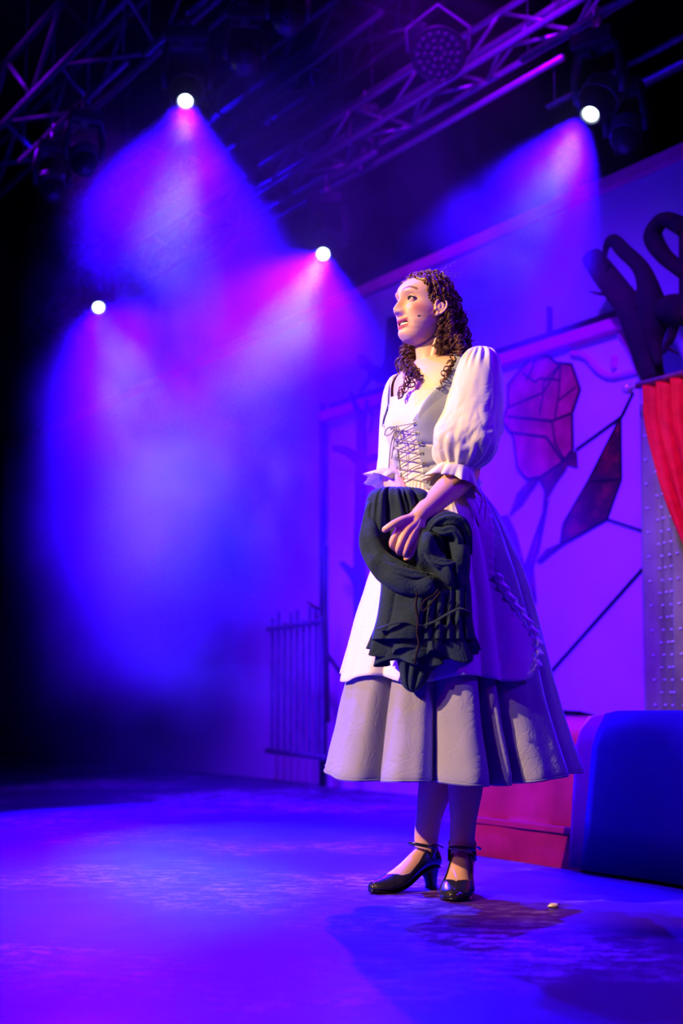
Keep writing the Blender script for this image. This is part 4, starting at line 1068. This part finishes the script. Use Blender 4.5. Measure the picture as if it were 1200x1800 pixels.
# pleats: measured valley directions at the hem, angle from the camera direction, + to the right
valleys = [-172, -146, -120, -92, -44, -13, 15, 27, 61, 88, 108, 134, 158]
depthv  = [1, .8, 1, .9, 1.5, 1.3, 1.5, 1.1, 1.6, .9, 1, .8, 1]
def pleat(aw):                                 # 0 on a crest, 1 in a valley; sharp fold on one side
    best = 0
    for v_, d_ in zip(valleys, depthv):
        d = (aw - v_ + 180) % 360 - 180
        wv = 2.6 if d < 0 else 7.0
        best += d_ * math.exp(-(abs(d) / wv) ** 1.15)
    return best
def skP(z, aw, off=0.0, amp=1.0):              # aw degrees, 0 = towards the camera, + image right
    cx = smt(z, sx); r = smt(z, srr); v_ = max(0, min(1, (Z1 - z) / (Z1 - zH)))
    drift = aw + 5 * (1 - v_) * math.sin(math.radians(aw * 3))
    k = 1 + amp * (.035 * v_ ** .8 + .0 ) - amp * (.055 + .10 * v_ ** .9) * pleat(drift) * min(1, v_ * 3 + .15)
    k += .016 * fnoise(aw * .05, z * 5, 2.0) + .007 * fnoise(aw * .16, z * 14, 5.0) + .010 * v_ * math.sin(math.radians(aw) * 23)
    gath = .02 * math.sin(math.radians(aw) * 60) * math.exp(-(v_ / .10) ** 2)
    # photo: the front falls straight under the held garment
    rr = (r + off) * (k + gath); a = math.radians(aw)
    sy = .90 if z > 1.0 else .90 + .06 * v_
    return Vector((cx + rr * math.sin(a), 4.0 - rr * math.cos(a) * sy, z))
mb = MB(); K = 900; N = 70
def skg(i, j):
    aw = -180 + 360 * j / K; t = i / (N - 1)
    dip = .024 * max(0, math.cos(math.radians(aw))) + .006 * math.sin(math.radians(aw * 5))
    z = Z1 + (zH - dip - Z1) * t
    p = skP(max(z, zH), aw); p.z = z; return p
mb.grid(skg, N, K, wrap=True)
skirt = pchild(mb.build('skirt', M['lav'], solid=.0016))
mb = MB()
mb.tube([skg(N - 1, j * 4) + Vector((0, 0, .004)) for j in range(K // 4)], .0022, 6, closed=True)
child(mb.build('hem_stitching', M['lav']), skirt)
# petticoat / inner back hem seen below
# ---------------------------------------------------------------- apron
za0 = at(790, 1183, 3.72).z
def ap_right(z):   # camera-relative angle of the apron's near side edge
    return smt(z, sorted([(at(862,1000,3.8).z, 28.), (at(867,1044,3.8).z, 33.), (at(898,1095,3.8).z, 44.), (at(906,1130,3.8).z, 47.), (at(905,1175,3.8).z, 42.), (at(845,870,3.8).z, 45.), (at(850,930,3.8).z, 36.)]))
mb = MB(); K2 = 420; N2 = 60
def apP(i, j):
    t = i / (N2 - 1); q = j / (K2 - 1)
    z = Z1 - .004 + (za0 - Z1) * t
    a1 = ap_right(z); a0 = -150
    aw = a0 + (a1 - a0) * q
    zz_ = z + t * (.010 * math.sin(math.radians(aw) * 7 + 1) - .012 * max(0, math.cos(math.radians(aw + 20))))
    p = skP(z, aw, .013 + .010 * t, .62)
    edge_ = math.exp(-((1 - q) * 40) ** 2); p += Vector((math.sin(math.radians(aw)), -math.cos(math.radians(aw)), 0)) * (.010 * math.sin(z * 240) * edge_ * .5 + .004 * edge_)
    p.z = zz_; return p
mb.grid(apP, N2, K2)
apron = pchild(mb.build('apron', M['white'], solid=.0014))
mb = MB()    # gathered side trim of the apron
def trP(i, j):
    t = .50 + .48 * i / 89; z = Z1 - .004 + (za0 - Z1) * t; aw = ap_right(z) - 1.0 + j * 1.0
    rf = math.sin(i * .62) * (.003 + .003 * (j / 4)) 
    p = skP(z, aw, .026 + .010 * t + rf, .62); p.z = z + .002 * math.sin(i * .62 + j); return p
mb.grid(trP, 90, 5); child(mb.build('gathered_trim', M['white'], solid=.0012), apron)
mb = MB()    # waistband and tie
mb.tube([skP(Z1 - .004, -180 + 6 * k, .007, .4) for k in range(60)], .010, 8, closed=True, flat=.5)
child(mb.build('waistband', M['white']), apron)
mb = MB()
for dx in (0, 1):
    b_ = at(838, 860, 3.86); mb.tube(catmull([b_, b_ + Vector((.012 + .01 * dx, -.01, -.03)), b_ + Vector((.004 + .016 * dx, -.012, -.07 - .02 * dx))], 6), .0022, 6)
child(mb.build('apron_tie', M['white']), apron)

# ---------------------------------------------------------------- shoes
for k_, fr in enumerate(frames):
    h, f, l, ln = fr
    sh = empty('shoe', h); sh.parent = person; sh.matrix_parent_inverse = Matrix.Translation(-person.location)
    def sch(o): return child(o, sh)
    mb = MB(); ys = np.linspace(-.005, .241, 70)
    def shP(i, j):
        y = ys[i]
        lim = interp(y, [(-.005, 1.35), (.02, 1.15), (.05, .78), (.09, .40), (.13, .34), (.155, .62), (.172, 1.2), (.18, 1.57), (.25, 1.57)])  # top line angle above horizontal
        a = -math.pi / 2 + (lim + math.pi / 2) * (abs(j - 24) / 24)
        a2 = a if j >= 24 else math.pi - a
        return footP(fr, min(max(y, -.0035), .2378), a2, .0042) + f * (y - min(max(y, -.0035), .2378))
    mb.grid(shP, 70, 49); mb.f.append(tuple(69 * 49 + j for j in range(49))); mb.m.append(0)
    sch(mb.build('upper', M['shoe'], solid=.002, sub=1))
    mb = MB()
    def soP(i, j):
        y = ys[i]; w_ = smooth_interp(min(max(y, -.003), .238), fwid) + .004; z0 = smooth_interp(y, soleh)
        a = 2 * math.pi * j / 12; return h + f * y + l * math.cos(a) * w_ * .96 + ZA * (z0 - .004 + math.sin(a) * .0035)
    mb.grid(soP, 70, 12, wrap=True); mb.f += [tuple(range(12))[::-1], tuple(69 * 12 + j for j in range(12))]; mb.m += [0, 0]
    sch(mb.build('sole', M['shoe']))
    mb = MB()
    hz_ = [(.060, .030, .034, .0), (.045, .026, .030, .0), (.025, .020, .0215, .004), (.008, .0185, .0185, .006), (0.0, .0195, .0195, .006)]
    def heP(i, j):
        z, rx, ry, sh_ = hz_[i]; a = 2 * math.pi * j / 20; return h + f * (.026 - sh_ + math.sin(a) * ry) + l * math.cos(a) * rx * .85 + ZA * z
    mb.grid(heP, 5, 20, wrap=True); mb.f += [tuple(range(20)), tuple(4 * 20 + j for j in range(20))[::-1]]; mb.m += [0, 0]
    sch(mb.build('heel', M['shoe'], angle=50))
    # ankle strap: from the quarters over the instep
    cst = h + f * .048 + ZA * .122
    mb = MB(); SPt = [cst + l * math.cos(t) * .0375 + f * math.sin(t) * .046 + ZA * (.010 * math.sin(t) - .006) for t in [2 * math.pi * q / 48 for q in range(48)]]
    def stP(i, j):
        p = SPt[i % 48]; o_ = (p - cst); o_.z = 0; o_.normalize(); a = 2 * math.pi * j / 8
        return p + o_ * math.cos(a) * .0016 + ZA * math.sin(a) * .0048
    mb.grid(stP, 49, 8, wrap=True); sch(mb.build('ankle_strap', M['shoe']))
    for s_ in (-1, 1):
        mb = MB(); mb.tube([cst + l * s_ * .036 - f * .004 + ZA * -.004, h + f * .040 + l * s_ * .034 + ZA * .085], [.0055, .010], 8, flat=.4); sch(mb.build('strap_post', M['shoe']))
    b_ = cst + l * .039 + f * .008; mb = MB(); mb.tube([b_ + ZA * .006 + f * .006, b_ - ZA * .006 + f * .006, b_ - ZA * .006 - f * .006, b_ + ZA * .006 - f * .006], .0012, 6, closed=True)
    sch(mb.build('buckle', M['eyelet']))
    mb = MB(); mb.tube(catmull([b_ - f * .004, b_ - f * .022 + l * .004, b_ - f * .04 + l * .010 - ZA * .008], 5), .0038, 8, flat=.4); sch(mb.build('strap_end', M['shoe']))

# ---------------------------------------------------------------- hair
rnd = random.Random(7)
hairo = empty('hair', HC); hairo.parent = person; hairo.matrix_parent_inverse = Matrix.Translation(-person.location)
mb = MB()
def capP(i, j):
    z0 = -.045 + .172 * i / 60
    th = .0 + 2 * math.pi * j / 160
    thc = (th + math.pi) % (2 * math.pi) - math.pi           # 0 = forward
    # hair line: starts behind this angle / above this height
    z = min(z0, .1225); p = headP(z, thc); c = hp(0, -.01, .02)
    d = (p - c).normalized()
    a = abs(thc); cov = 1 / (1 + math.exp(-(a - (1.32 - 1.32 * min(1, max(0, z - .06) / .048))) / .06))
    if z < .035: cov = 1 / (1 + math.exp(-(a - 1.78) / .05))
    wv = .0035 * math.sin(thc * 16 + z * 60) + .003 * fnoise(thc * 6, z * 60, 1, 1)
    return p + d * ((.009 + wv) * cov - .010 * (1 - cov))
mb.grid(capP, 61, 160, wrap=True); mb.f.append(tuple(60 * 160 + j for j in range(160))); mb.m.append(0)
child(mb.build('scalp_hair', M['hair']), hairo)
def curl(mb, path, r0, turns, rad, thick=.0011, ph=0, n=4, tw=None):
    P = catmull(path, 10); k = len(P); out = []
    L_ = sum((P[i + 1] - P[i]).length for i in range(k - 1)); tot = int(max(24, turns * 9))
    cum = [0]
    for i in range(k - 1): cum.append(cum[-1] + (P[i + 1] - P[i]).length)
    for q in range(tot + 1):
        s_ = L_ * q / tot; i = min(max(np.searchsorted(cum, s_) - 1, 0), k - 2); u_ = (s_ - cum[i]) / max(cum[i + 1] - cum[i], 1e-6)
        c = P[i].lerp(P[i + 1], u_); t = (P[i + 1] - P[i]).normalized(); a_ = t.orthogonal().normalized()
        a_ = (Vector((.3, .5, .8)) - t * Vector((.3, .5, .8)).dot(t)).normalized(); b_ = t.cross(a_)
        an = ph + 2 * math.pi * turns * q / tot; rr = rad * (1 if not tw else np.interp(q / tot, [0, .15, 1], [.4, 1, tw]))
        out.append(c + (a_ * math.cos(an) + b_ * math.sin(an)) * rr)
    mb.tube(out, [thick * (1 - .45 * q / tot) for q in range(tot + 1)], n)
def lock(paths, name='curl'):
    mb = MB()
    for a in paths: curl(mb, *a[:1], 0, *a[1:])
    child(mb.build(name, M['hair']), hairo)
# twisted bands from the hairline back
for sg in (-1, 1):
    for bnd, pts in enumerate(([(.004,.056,.095),(.016,.040,.104),(.024,.016,.112),(.028,-.02,.113),(.022,-.06,.100)],
                               [(.018,.058,.090),(.032,.042,.096),(.044,.020,.098),(.052,-.008,.096),(.048,-.05,.082)],
                               [(.032,.057,.080),(.046,.040,.082),(.058,.018,.080),(.066,-.012,.074),(.062,-.055,.060)],
                               [(.045,.050,.066),(.057,.034,.062),(.066,.016,.056),(.073,-.010,.048),(.072,-.050,.035)],
                               [(.056,.040,.050),(.063,.028,.040),(.070,.014,.034),(.075,-.012,.034),(.074,-.05,.02)],
                               [(.062,.030,.030),(.067,.018,.018),(.072,.008,.022),(.077,-.014,.028),(.074,-.05,.005)])):
        path = [hp(sg * a, b, c) for a, b, c in pts]
        mb = MB()
        for s_ in range(26):
            off = [Vector((rnd.gauss(0, .004), rnd.gauss(0, .004), rnd.gauss(0, .004))) for _ in path]
            curl(mb, [p + o_ for p, o_ in zip(path, off)], 0, 5 + rnd.random() * 3, .0030 + rnd.random() * .0040, .0013 + rnd.random() * .0009, rnd.random() * 6.28, 5)
        child(mb.build('twisted_band', M['hair']), hairo)
# mass of curls at back and near side
def mass(n, starts, ends, rad, name, mid=None, turns=(5, 9), th=.0012):
    for g0 in range(0, n, 4):                      # four ringlets to a lock
        mb = MB()
        for k in range(min(4, n - g0)):
            a = starts(); b = ends(a); m1 = a.lerp(b, .4) + Vector((rnd.gauss(0, .006), rnd.gauss(0, .006), 0)) + (mid(a, b) if mid else Vector((0, 0, 0)))
            tn = rnd.uniform(*turns); ph = rnd.random() * 6.28; rr = rad * rnd.uniform(.7, 1.2)
            for q in range(7):
                o_ = Vector((rnd.gauss(0, .0007), rnd.gauss(0, .0007), rnd.gauss(0, .0007)))
                curl(mb, [a + o_, m1 + o_, b + o_ * 3], 0, tn, rr * rnd.uniform(.82, 1.1), th * rnd.uniform(.7, 1.2), ph + rnd.gauss(0, .28), 4, tw=1.15)
        child(mb.build(name, M['hair']), hairo)
def st_back():
    th = rnd.uniform(1.75, 4.5); z = rnd.uniform(-.04, .085); p = headP(z, th); c = hp(0, -.01, .02); return p + (p - c).normalized() * rnd.uniform(.004, .016)
def en_back(a):
    b = hp(rnd.uniform(-.070, .085), rnd.uniform(-.145, -.045), rnd.uniform(-.165, -.09)); return b
mass(120, st_back, en_back, .0085, 'curl', mid=lambda a, b: HF * -.020, turns=(4, 6.5))
def st_ear(): return hp(.070 + rnd.gauss(0, .004), -.030 + rnd.gauss(0, .010), .01 + rnd.gauss(0, .02))
mass(44, st_ear, lambda a: hp(.064 + rnd.gauss(0, .012), -.040 + rnd.gauss(0, .020), -.115 + rnd.gauss(0, .018)), .0080, 'curl', mid=lambda a, b: HL * .008, turns=(3.5, 5.5))
mass(36, lambda: hp(-.068 + rnd.gauss(0, .005), -.030 + rnd.gauss(0, .012), .0 + rnd.gauss(0, .02)), lambda a: hp(-.070 + rnd.gauss(0, .014), -.010 + rnd.gauss(0, .022), -.135 + rnd.gauss(0, .022)), .0085, 'curl', turns=(4, 6))
def fr_tail(pts, n, rad, th=.0011, sprd=.006):
    mb = MB(); base = []
    for x, y, Y_ in pts:
        h_ = thit(x, y, .024); base.append(h_[0] if (h_ and y > 640) else at(x, y, Y_))
    for k in range(n):
        sh_ = Vector((rnd.gauss(0, sprd), rnd.gauss(0, sprd * .5), rnd.gauss(0, sprd * .6))); cut = rnd.choice([0, 0, 1]); tn = rnd.uniform(6, 9); ph = rnd.random() * 6.28; rr = rad * rnd.uniform(.7, 1.2)
        for q in range(6):
            P = [p + sh_ for p in base[:len(base) - cut]]
            curl(mb, P, 0, tn, rr * rnd.uniform(.85, 1.1), th * rnd.uniform(.7, 1.2), ph + rnd.gauss(0, .3), 4)
    child(mb.build('front_curl', M['hair']), hairo)
fr_tail([(800,590,3.900),(803,615,3.885),(797,638,3.885),(783,662,3.895),(770,684,3.905)], 5, .0062)
fr_tail([(800,590,3.900),(806,610,3.880),(800,632,3.88),(786,655,3.89)], 6, .0070)
fr_tail([(738,600,4.05),(728,630,4.04),(724,655,4.03),(712,680,4.01),(703,697,3.985)], 8, .0068)
fr_tail([(735,600,4.08),(720,625,4.09),(714,650,4.08),(722,668,4.05)], 8, .0085, sprd=.011)
# fly-away strands
mb = MB()
for k in range(60):
    s0 = rnd.choice([hp(-.06, -.02, -.10), hp(.05, -.10, -.08), hp(.0, -.10, -.02), hp(.03, -.04, .12), hp(.06, -.06, -.12)])
    s0 = s0 + Vector((rnd.gauss(0, .012), rnd.gauss(0, .012), rnd.gauss(0, .015))); dr = (s0 - HC).normalized()
    curl(mb, [s0, s0 + dr * .018 + Vector((0, 0, -.006)), s0 + dr * .034 + Vector((rnd.gauss(0, .01), rnd.gauss(0, .01), -.012))], 0, 2.5, .003, .0004, rnd.random() * 6, 3)
child(mb.build('flyaway_strands', M['hair']), hairo)

# ---------------------------------------------------------------- headset microphone
mb = MB()
mp_ = [hp(.072, -.004, .030), hp(.0745, .008, .012), hp(.0745, .012, -.006), hp(.071, .026, -.024), hp(.066, .040, -.034), hp(.0600, .054, -.038)]
mic = empty('headset_microphone', mp_[-1]); tag(mic, 'thin flesh coloured headset microphone curving over the near cheek', 'microphone')
M['micb'] = mat('tan_wire', (.45, .22, .14), .4, noise=(90, (.4, .2, .12), .4, .6))
mb.tube(catmull(mp_, 8), .0009, 6); child(mb.build('boom', M['micb']), mic)
mb = MB(); d_ = (mp_[-1] - mp_[-2]).normalized(); mb.tube([mp_[-1] - d_ * .003, mp_[-1], mp_[-1] + d_ * .005, mp_[-1] + d_ * .006], [.0014, .0024, .0024, .0012], 10); child(mb.build('capsule', M['black']), mic)

# ---------------------------------------------------------------- the dark garment she holds
gar = empty('held_garment', at(735, 1000, 3.72)); tag(gar, 'dark teal folded garment with ruffled hem held against the skirt', 'garment')
def gch(o): return child(o, gar)
def lump(rows, n, N, folds, disp=.004, ns=14, seed=0, capit=True):
    tabs = [[(r[0], r[k]) for r in rows] for k in (1, 2, 3, 4)]; mb = MB()
    def P(i, j):
        t = i / (N - 1); py = rows[0][0] + (rows[-1][0] - rows[0][0]) * t
        xl, xr, yc, d = [smooth_interp(py, tb_) for tb_ in tabs]
        A = wl(xl, py, yc); B = wl(xr, py, yc); c = (A + B) / 2; hx = (B - A) / 2
        a = 2 * math.pi * j / n; ca, sa = math.cos(a), math.sin(a)
        e = 2.6; k = (abs(ca) ** e + abs(sa) ** e) ** (-1 / e)
        f_ = folds(t, a, ca * k)
        p = c + hx * ca * k + Vector((0, 1, 0)) * sa * k * d * (1 + f_)
        q = p * ns; p += Vector((0, -1 if sa < 0 else 1, 0)) * disp * mnoise.noise(q + Vector((seed, 0, 0)))
        return p
    mb.grid(P, N, n, wrap=True)
    if capit: mb.f += [tuple(range(n))[::-1], tuple((N - 1) * n + j for j in range(n))]; mb.m += [0, 0]
    return mb
# upper fold draped over her right forearm
def f_up(t, a, x):
    v_ = 0
    for xc, wd, dp in ((-.35, .07, .30), (.02, .05, .40), (.13, .05, .28), (.45, .06, .25), (-.62, .05, .18)):
        v_ -= dp * math.exp(-((x - xc - .06 * math.sin(3 * t + xc * 5)) / wd) ** 2) * (.35 + .65 * math.exp(-(t / .5) ** 2))
    return v_ + .10 * math.sin(x * 9 + t * 3)
gch(lump([(857,672,720,3.790,.020),(862,655,744,3.790,.050),(875,645,756,3.785,.066),(900,640,768,3.785,.070),(935,637,775,3.785,.070),(965,640,770,3.79,.064),(990,648,760,3.79,.052),(1012,660,750,3.795,.038)], 160, 80, f_up, .006, 13).build('upper_fold', M['teal']))
# band of cloth looping round the left and below the hand
def band(pts, rads, flat, name, n=40, disp=.003, seed=0, m=None, fl_n=5, fl_a=.08):
    P_ = catmull([at(*p) for p in pts], 10); k = len(P_); rr = [float(v) for v in np.interp(np.linspace(0, 1, k), np.linspace(0, 1, len(rads)), rads)]
    mb = MB(); up = None; fr_ = []
    for i, p in enumerate(P_):
        t = (P_[min(i + 1, k - 1)] - P_[max(i - 1, 0)]).normalized(); u_ = (Vector((0, -1, 0)) + t * t.y).normalized(); v_ = t.cross(u_); fr_.append((u_, v_))
    def P(i, j):
        a = 2 * math.pi * j / n; u_, v_ = fr_[i]; kk = 1 + fl_a * math.sin(a * fl_n + i * .12 + seed) + .05 * math.sin(i * .3 + a * 2)
        p = P_[i] + (u_ * math.cos(a) * flat + v_ * math.sin(a)) * rr[i] * kk
        return p + u_ * disp * mnoise.noise(p * 22 + Vector((seed, 0, 0)))
    mb.grid(P, k, n, wrap=True); mb.f += [tuple(range(n))[::-1], tuple((k - 1) * n + j for j in range(n))]; mb.m += [0, 0]
    return gch(mb.build(name, m or M['teal']))
band([(655,885,3.755),(650,925,3.735),(655,962,3.715),(678,1000,3.690),(715,1022,3.675),(752,1032,3.68),(790,1030,3.70),(812,1005,3.72)], [.016,.022,.030,.036,.037,.034,.030,.022], .62, 'wrapped_sleeve', seed=1, disp=.012, fl_n=3, fl_a=.13)
band([(668,985,3.690),(695,1001,3.672),(725,1010,3.664),(750,1013,3.668)], [.010,.014,.014,.010], .8, 'rolled_edge', seed=3, fl_a=.12)
# bunched roll to the right of the hand
def f_ro(t, a, x):
    return .22 * math.sin(3 * x + 7 * t + 1.2) + .16 * math.sin(11 * t - 5 * x) - .35 * math.exp(-((x - .15 - .5 * (t - .4)) / .08) ** 2) - .35 * math.exp(-((t - .28 - .12 * x) / .04) ** 2)
gch(lump([(903,772,800,3.72,.015),(912,750,815,3.715,.032),(930,738,822,3.710,.046),(955,730,825,3.705,.056),(985,727,826,3.705,.060),(1010,735,825,3.71,.056),(1030,750,822,3.72,.042),(1042,770,815,3.73,.025)], 150, 90, f_ro, .009, 17, seed=4).build('bunched_roll', M['teal']))
band([(752,935,3.672),(768,918,3.662),(790,912,3.660),(812,922,3.668),(820,945,3.68),(823,975,3.69)], [.010,.015,.017,.017,.015,.010], .85, 'rolled_edge', seed=7, fl_a=.14)
band([(756,925,3.665),(775,934,3.652),(795,932,3.650),(806,948,3.656),(800,968,3.66)], [.006,.011,.012,.012,.007], .9, 'rolled_edge', seed=9, fl_a=.14)
band([(742,962,3.656),(760,985,3.650),(785,992,3.652),(808,985,3.665)], [.006,.011,.012,.007], .9, 'rolled_edge', seed=11, fl_a=.14)
# hanging part
def f_ha(t, a, x):
    v_ = 0
    for xc, wd, dp in ((-.70, .05, .12), (-.02, .06, .40), (.20, .04, .30), (.42, .05, .60), (.60, .05, .50), (.80, .04, .35)):
        v_ -= dp * math.exp(-((x - xc + .08 * (t - .5)) / wd) ** 2) * (.25 + .75 * t)
    return v_ + .05 * math.sin(x * 7 + t * 5) + .06 * math.sin(t * 9 - x * 4)
gch(lump([(1005,668,822,3.735,.045),(1030,670,826,3.725,.052),(1060,667,828,3.720,.054),(1085,663,829,3.715,.055),(1108,657,832,3.710,.056),(1124,654,834,3.708,.055)], 220, 70, f_ha, .004, 12, seed=6, capit=False).build('hanging_skirt', M['teal'], solid=.003))
# bound seams
def ribbon(pts, r, name, m, flat=.4): P_ = catmull([at(*p) for p in pts], 8); mb = MB(); mb.tube(P_, r, 8, flat=flat); return gch(mb.build(name, m))
ribbon([(664,1106,3.665),(690,1096,3.652),(715,1093,3.650),(735,1100,3.648),(760,1094,3.648),(785,1080,3.650),(808,1070,3.655),(828,1078,3.68)], .0050, 'bound_seam', M['tealband'])
# ruffles at the hem: three flared layers
def frill(c, rx, ry, h, n, amp, seed, name, grow=1.25, zamp=.10):
    mb = MB(); N_ = 24; K_ = 320
    def P(i, j):
        t = i / (N_ - 1); a = 2 * math.pi * j / K_; w_ = math.sin(a * n + 1.5 * math.sin(a * 2 + seed)); k = 1 + (grow - 1) * t + amp * w_ * t
        return c + Vector((math.cos(a) * rx * k, math.sin(a) * ry * k, -h * t + zamp * h * math.sin(a * n * .5 + seed) * t))
    mb.grid(P, N_, K_, wrap=True); return gch(mb.build(name, M['teal'], solid=.0025))
cz = at(743, 1092, 3.72)
frill(cz + Vector((0, 0, -.010)), .125, .048, .072, 9, .16, .6, 'hem_ruffle', 1.05, .16)
frill(at(728, 1108, 3.715), .085, .040, .085, 6, .20, 2.1, 'hem_ruffle', 1.05, .12)
frill(at(770, 1100, 3.70), .070, .036, .080, 7, .24, 4.4, 'hem_ruffle', 1.15, .2)
def f_ta(t, a, x): return -.4 * math.exp(-((x - .1) / .15) ** 2) - .3 * math.exp(-((x + .5) / .1) ** 2)
gch(lump([(1140,690,790,3.72,.036),(1165,698,775,3.715,.030),(1182,702,758,3.715,.026),(1200,705,748,3.715,.022),(1211,712,738,3.715,.016),(1217,722,730,3.715,.006)], 90, 40, f_ta, .004, 20, seed=8).build('hanging_tail', M['teal']))
# brown cord ties
ribbon([(733,1043,3.650),(731,1066,3.648),(735,1090,3.643),(733,1112,3.636),(736,1132,3.628),(732,1150,3.622),(729,1166,3.62)], .0038, 'cord_tie', M['cord'], .6)
ribbon([(770,1036,3.655),(762,1046,3.655),(748,1054,3.652),(741,1064,3.65),(743,1074,3.65),(752,1066,3.65),(764,1052,3.65),(774,1040,3.65)], .0024, 'cord_tie', M['cord'], .8)

# small crumpled scrap on the floor
mb = MB(); c_ = atz(973, 1596, 0) + ZA * .006
mb.grid(lambda i, j: c_ + Vector(((.016 + .004 * math.sin(j * 2.1 + i)) * math.sin(math.pi * i / 8) * math.cos(j * .785), (.010 + .003 * math.cos(j * 1.7)) * math.sin(math.pi * i / 8) * math.sin(j * .785), .007 * math.cos(math.pi * i / 8))), 9, 8, wrap=True)
tag(mb.build('crumpled_scrap', M['finial']), 'tiny pale crumpled scrap lying on the stage floor to the right of the shoes', 'scrap')
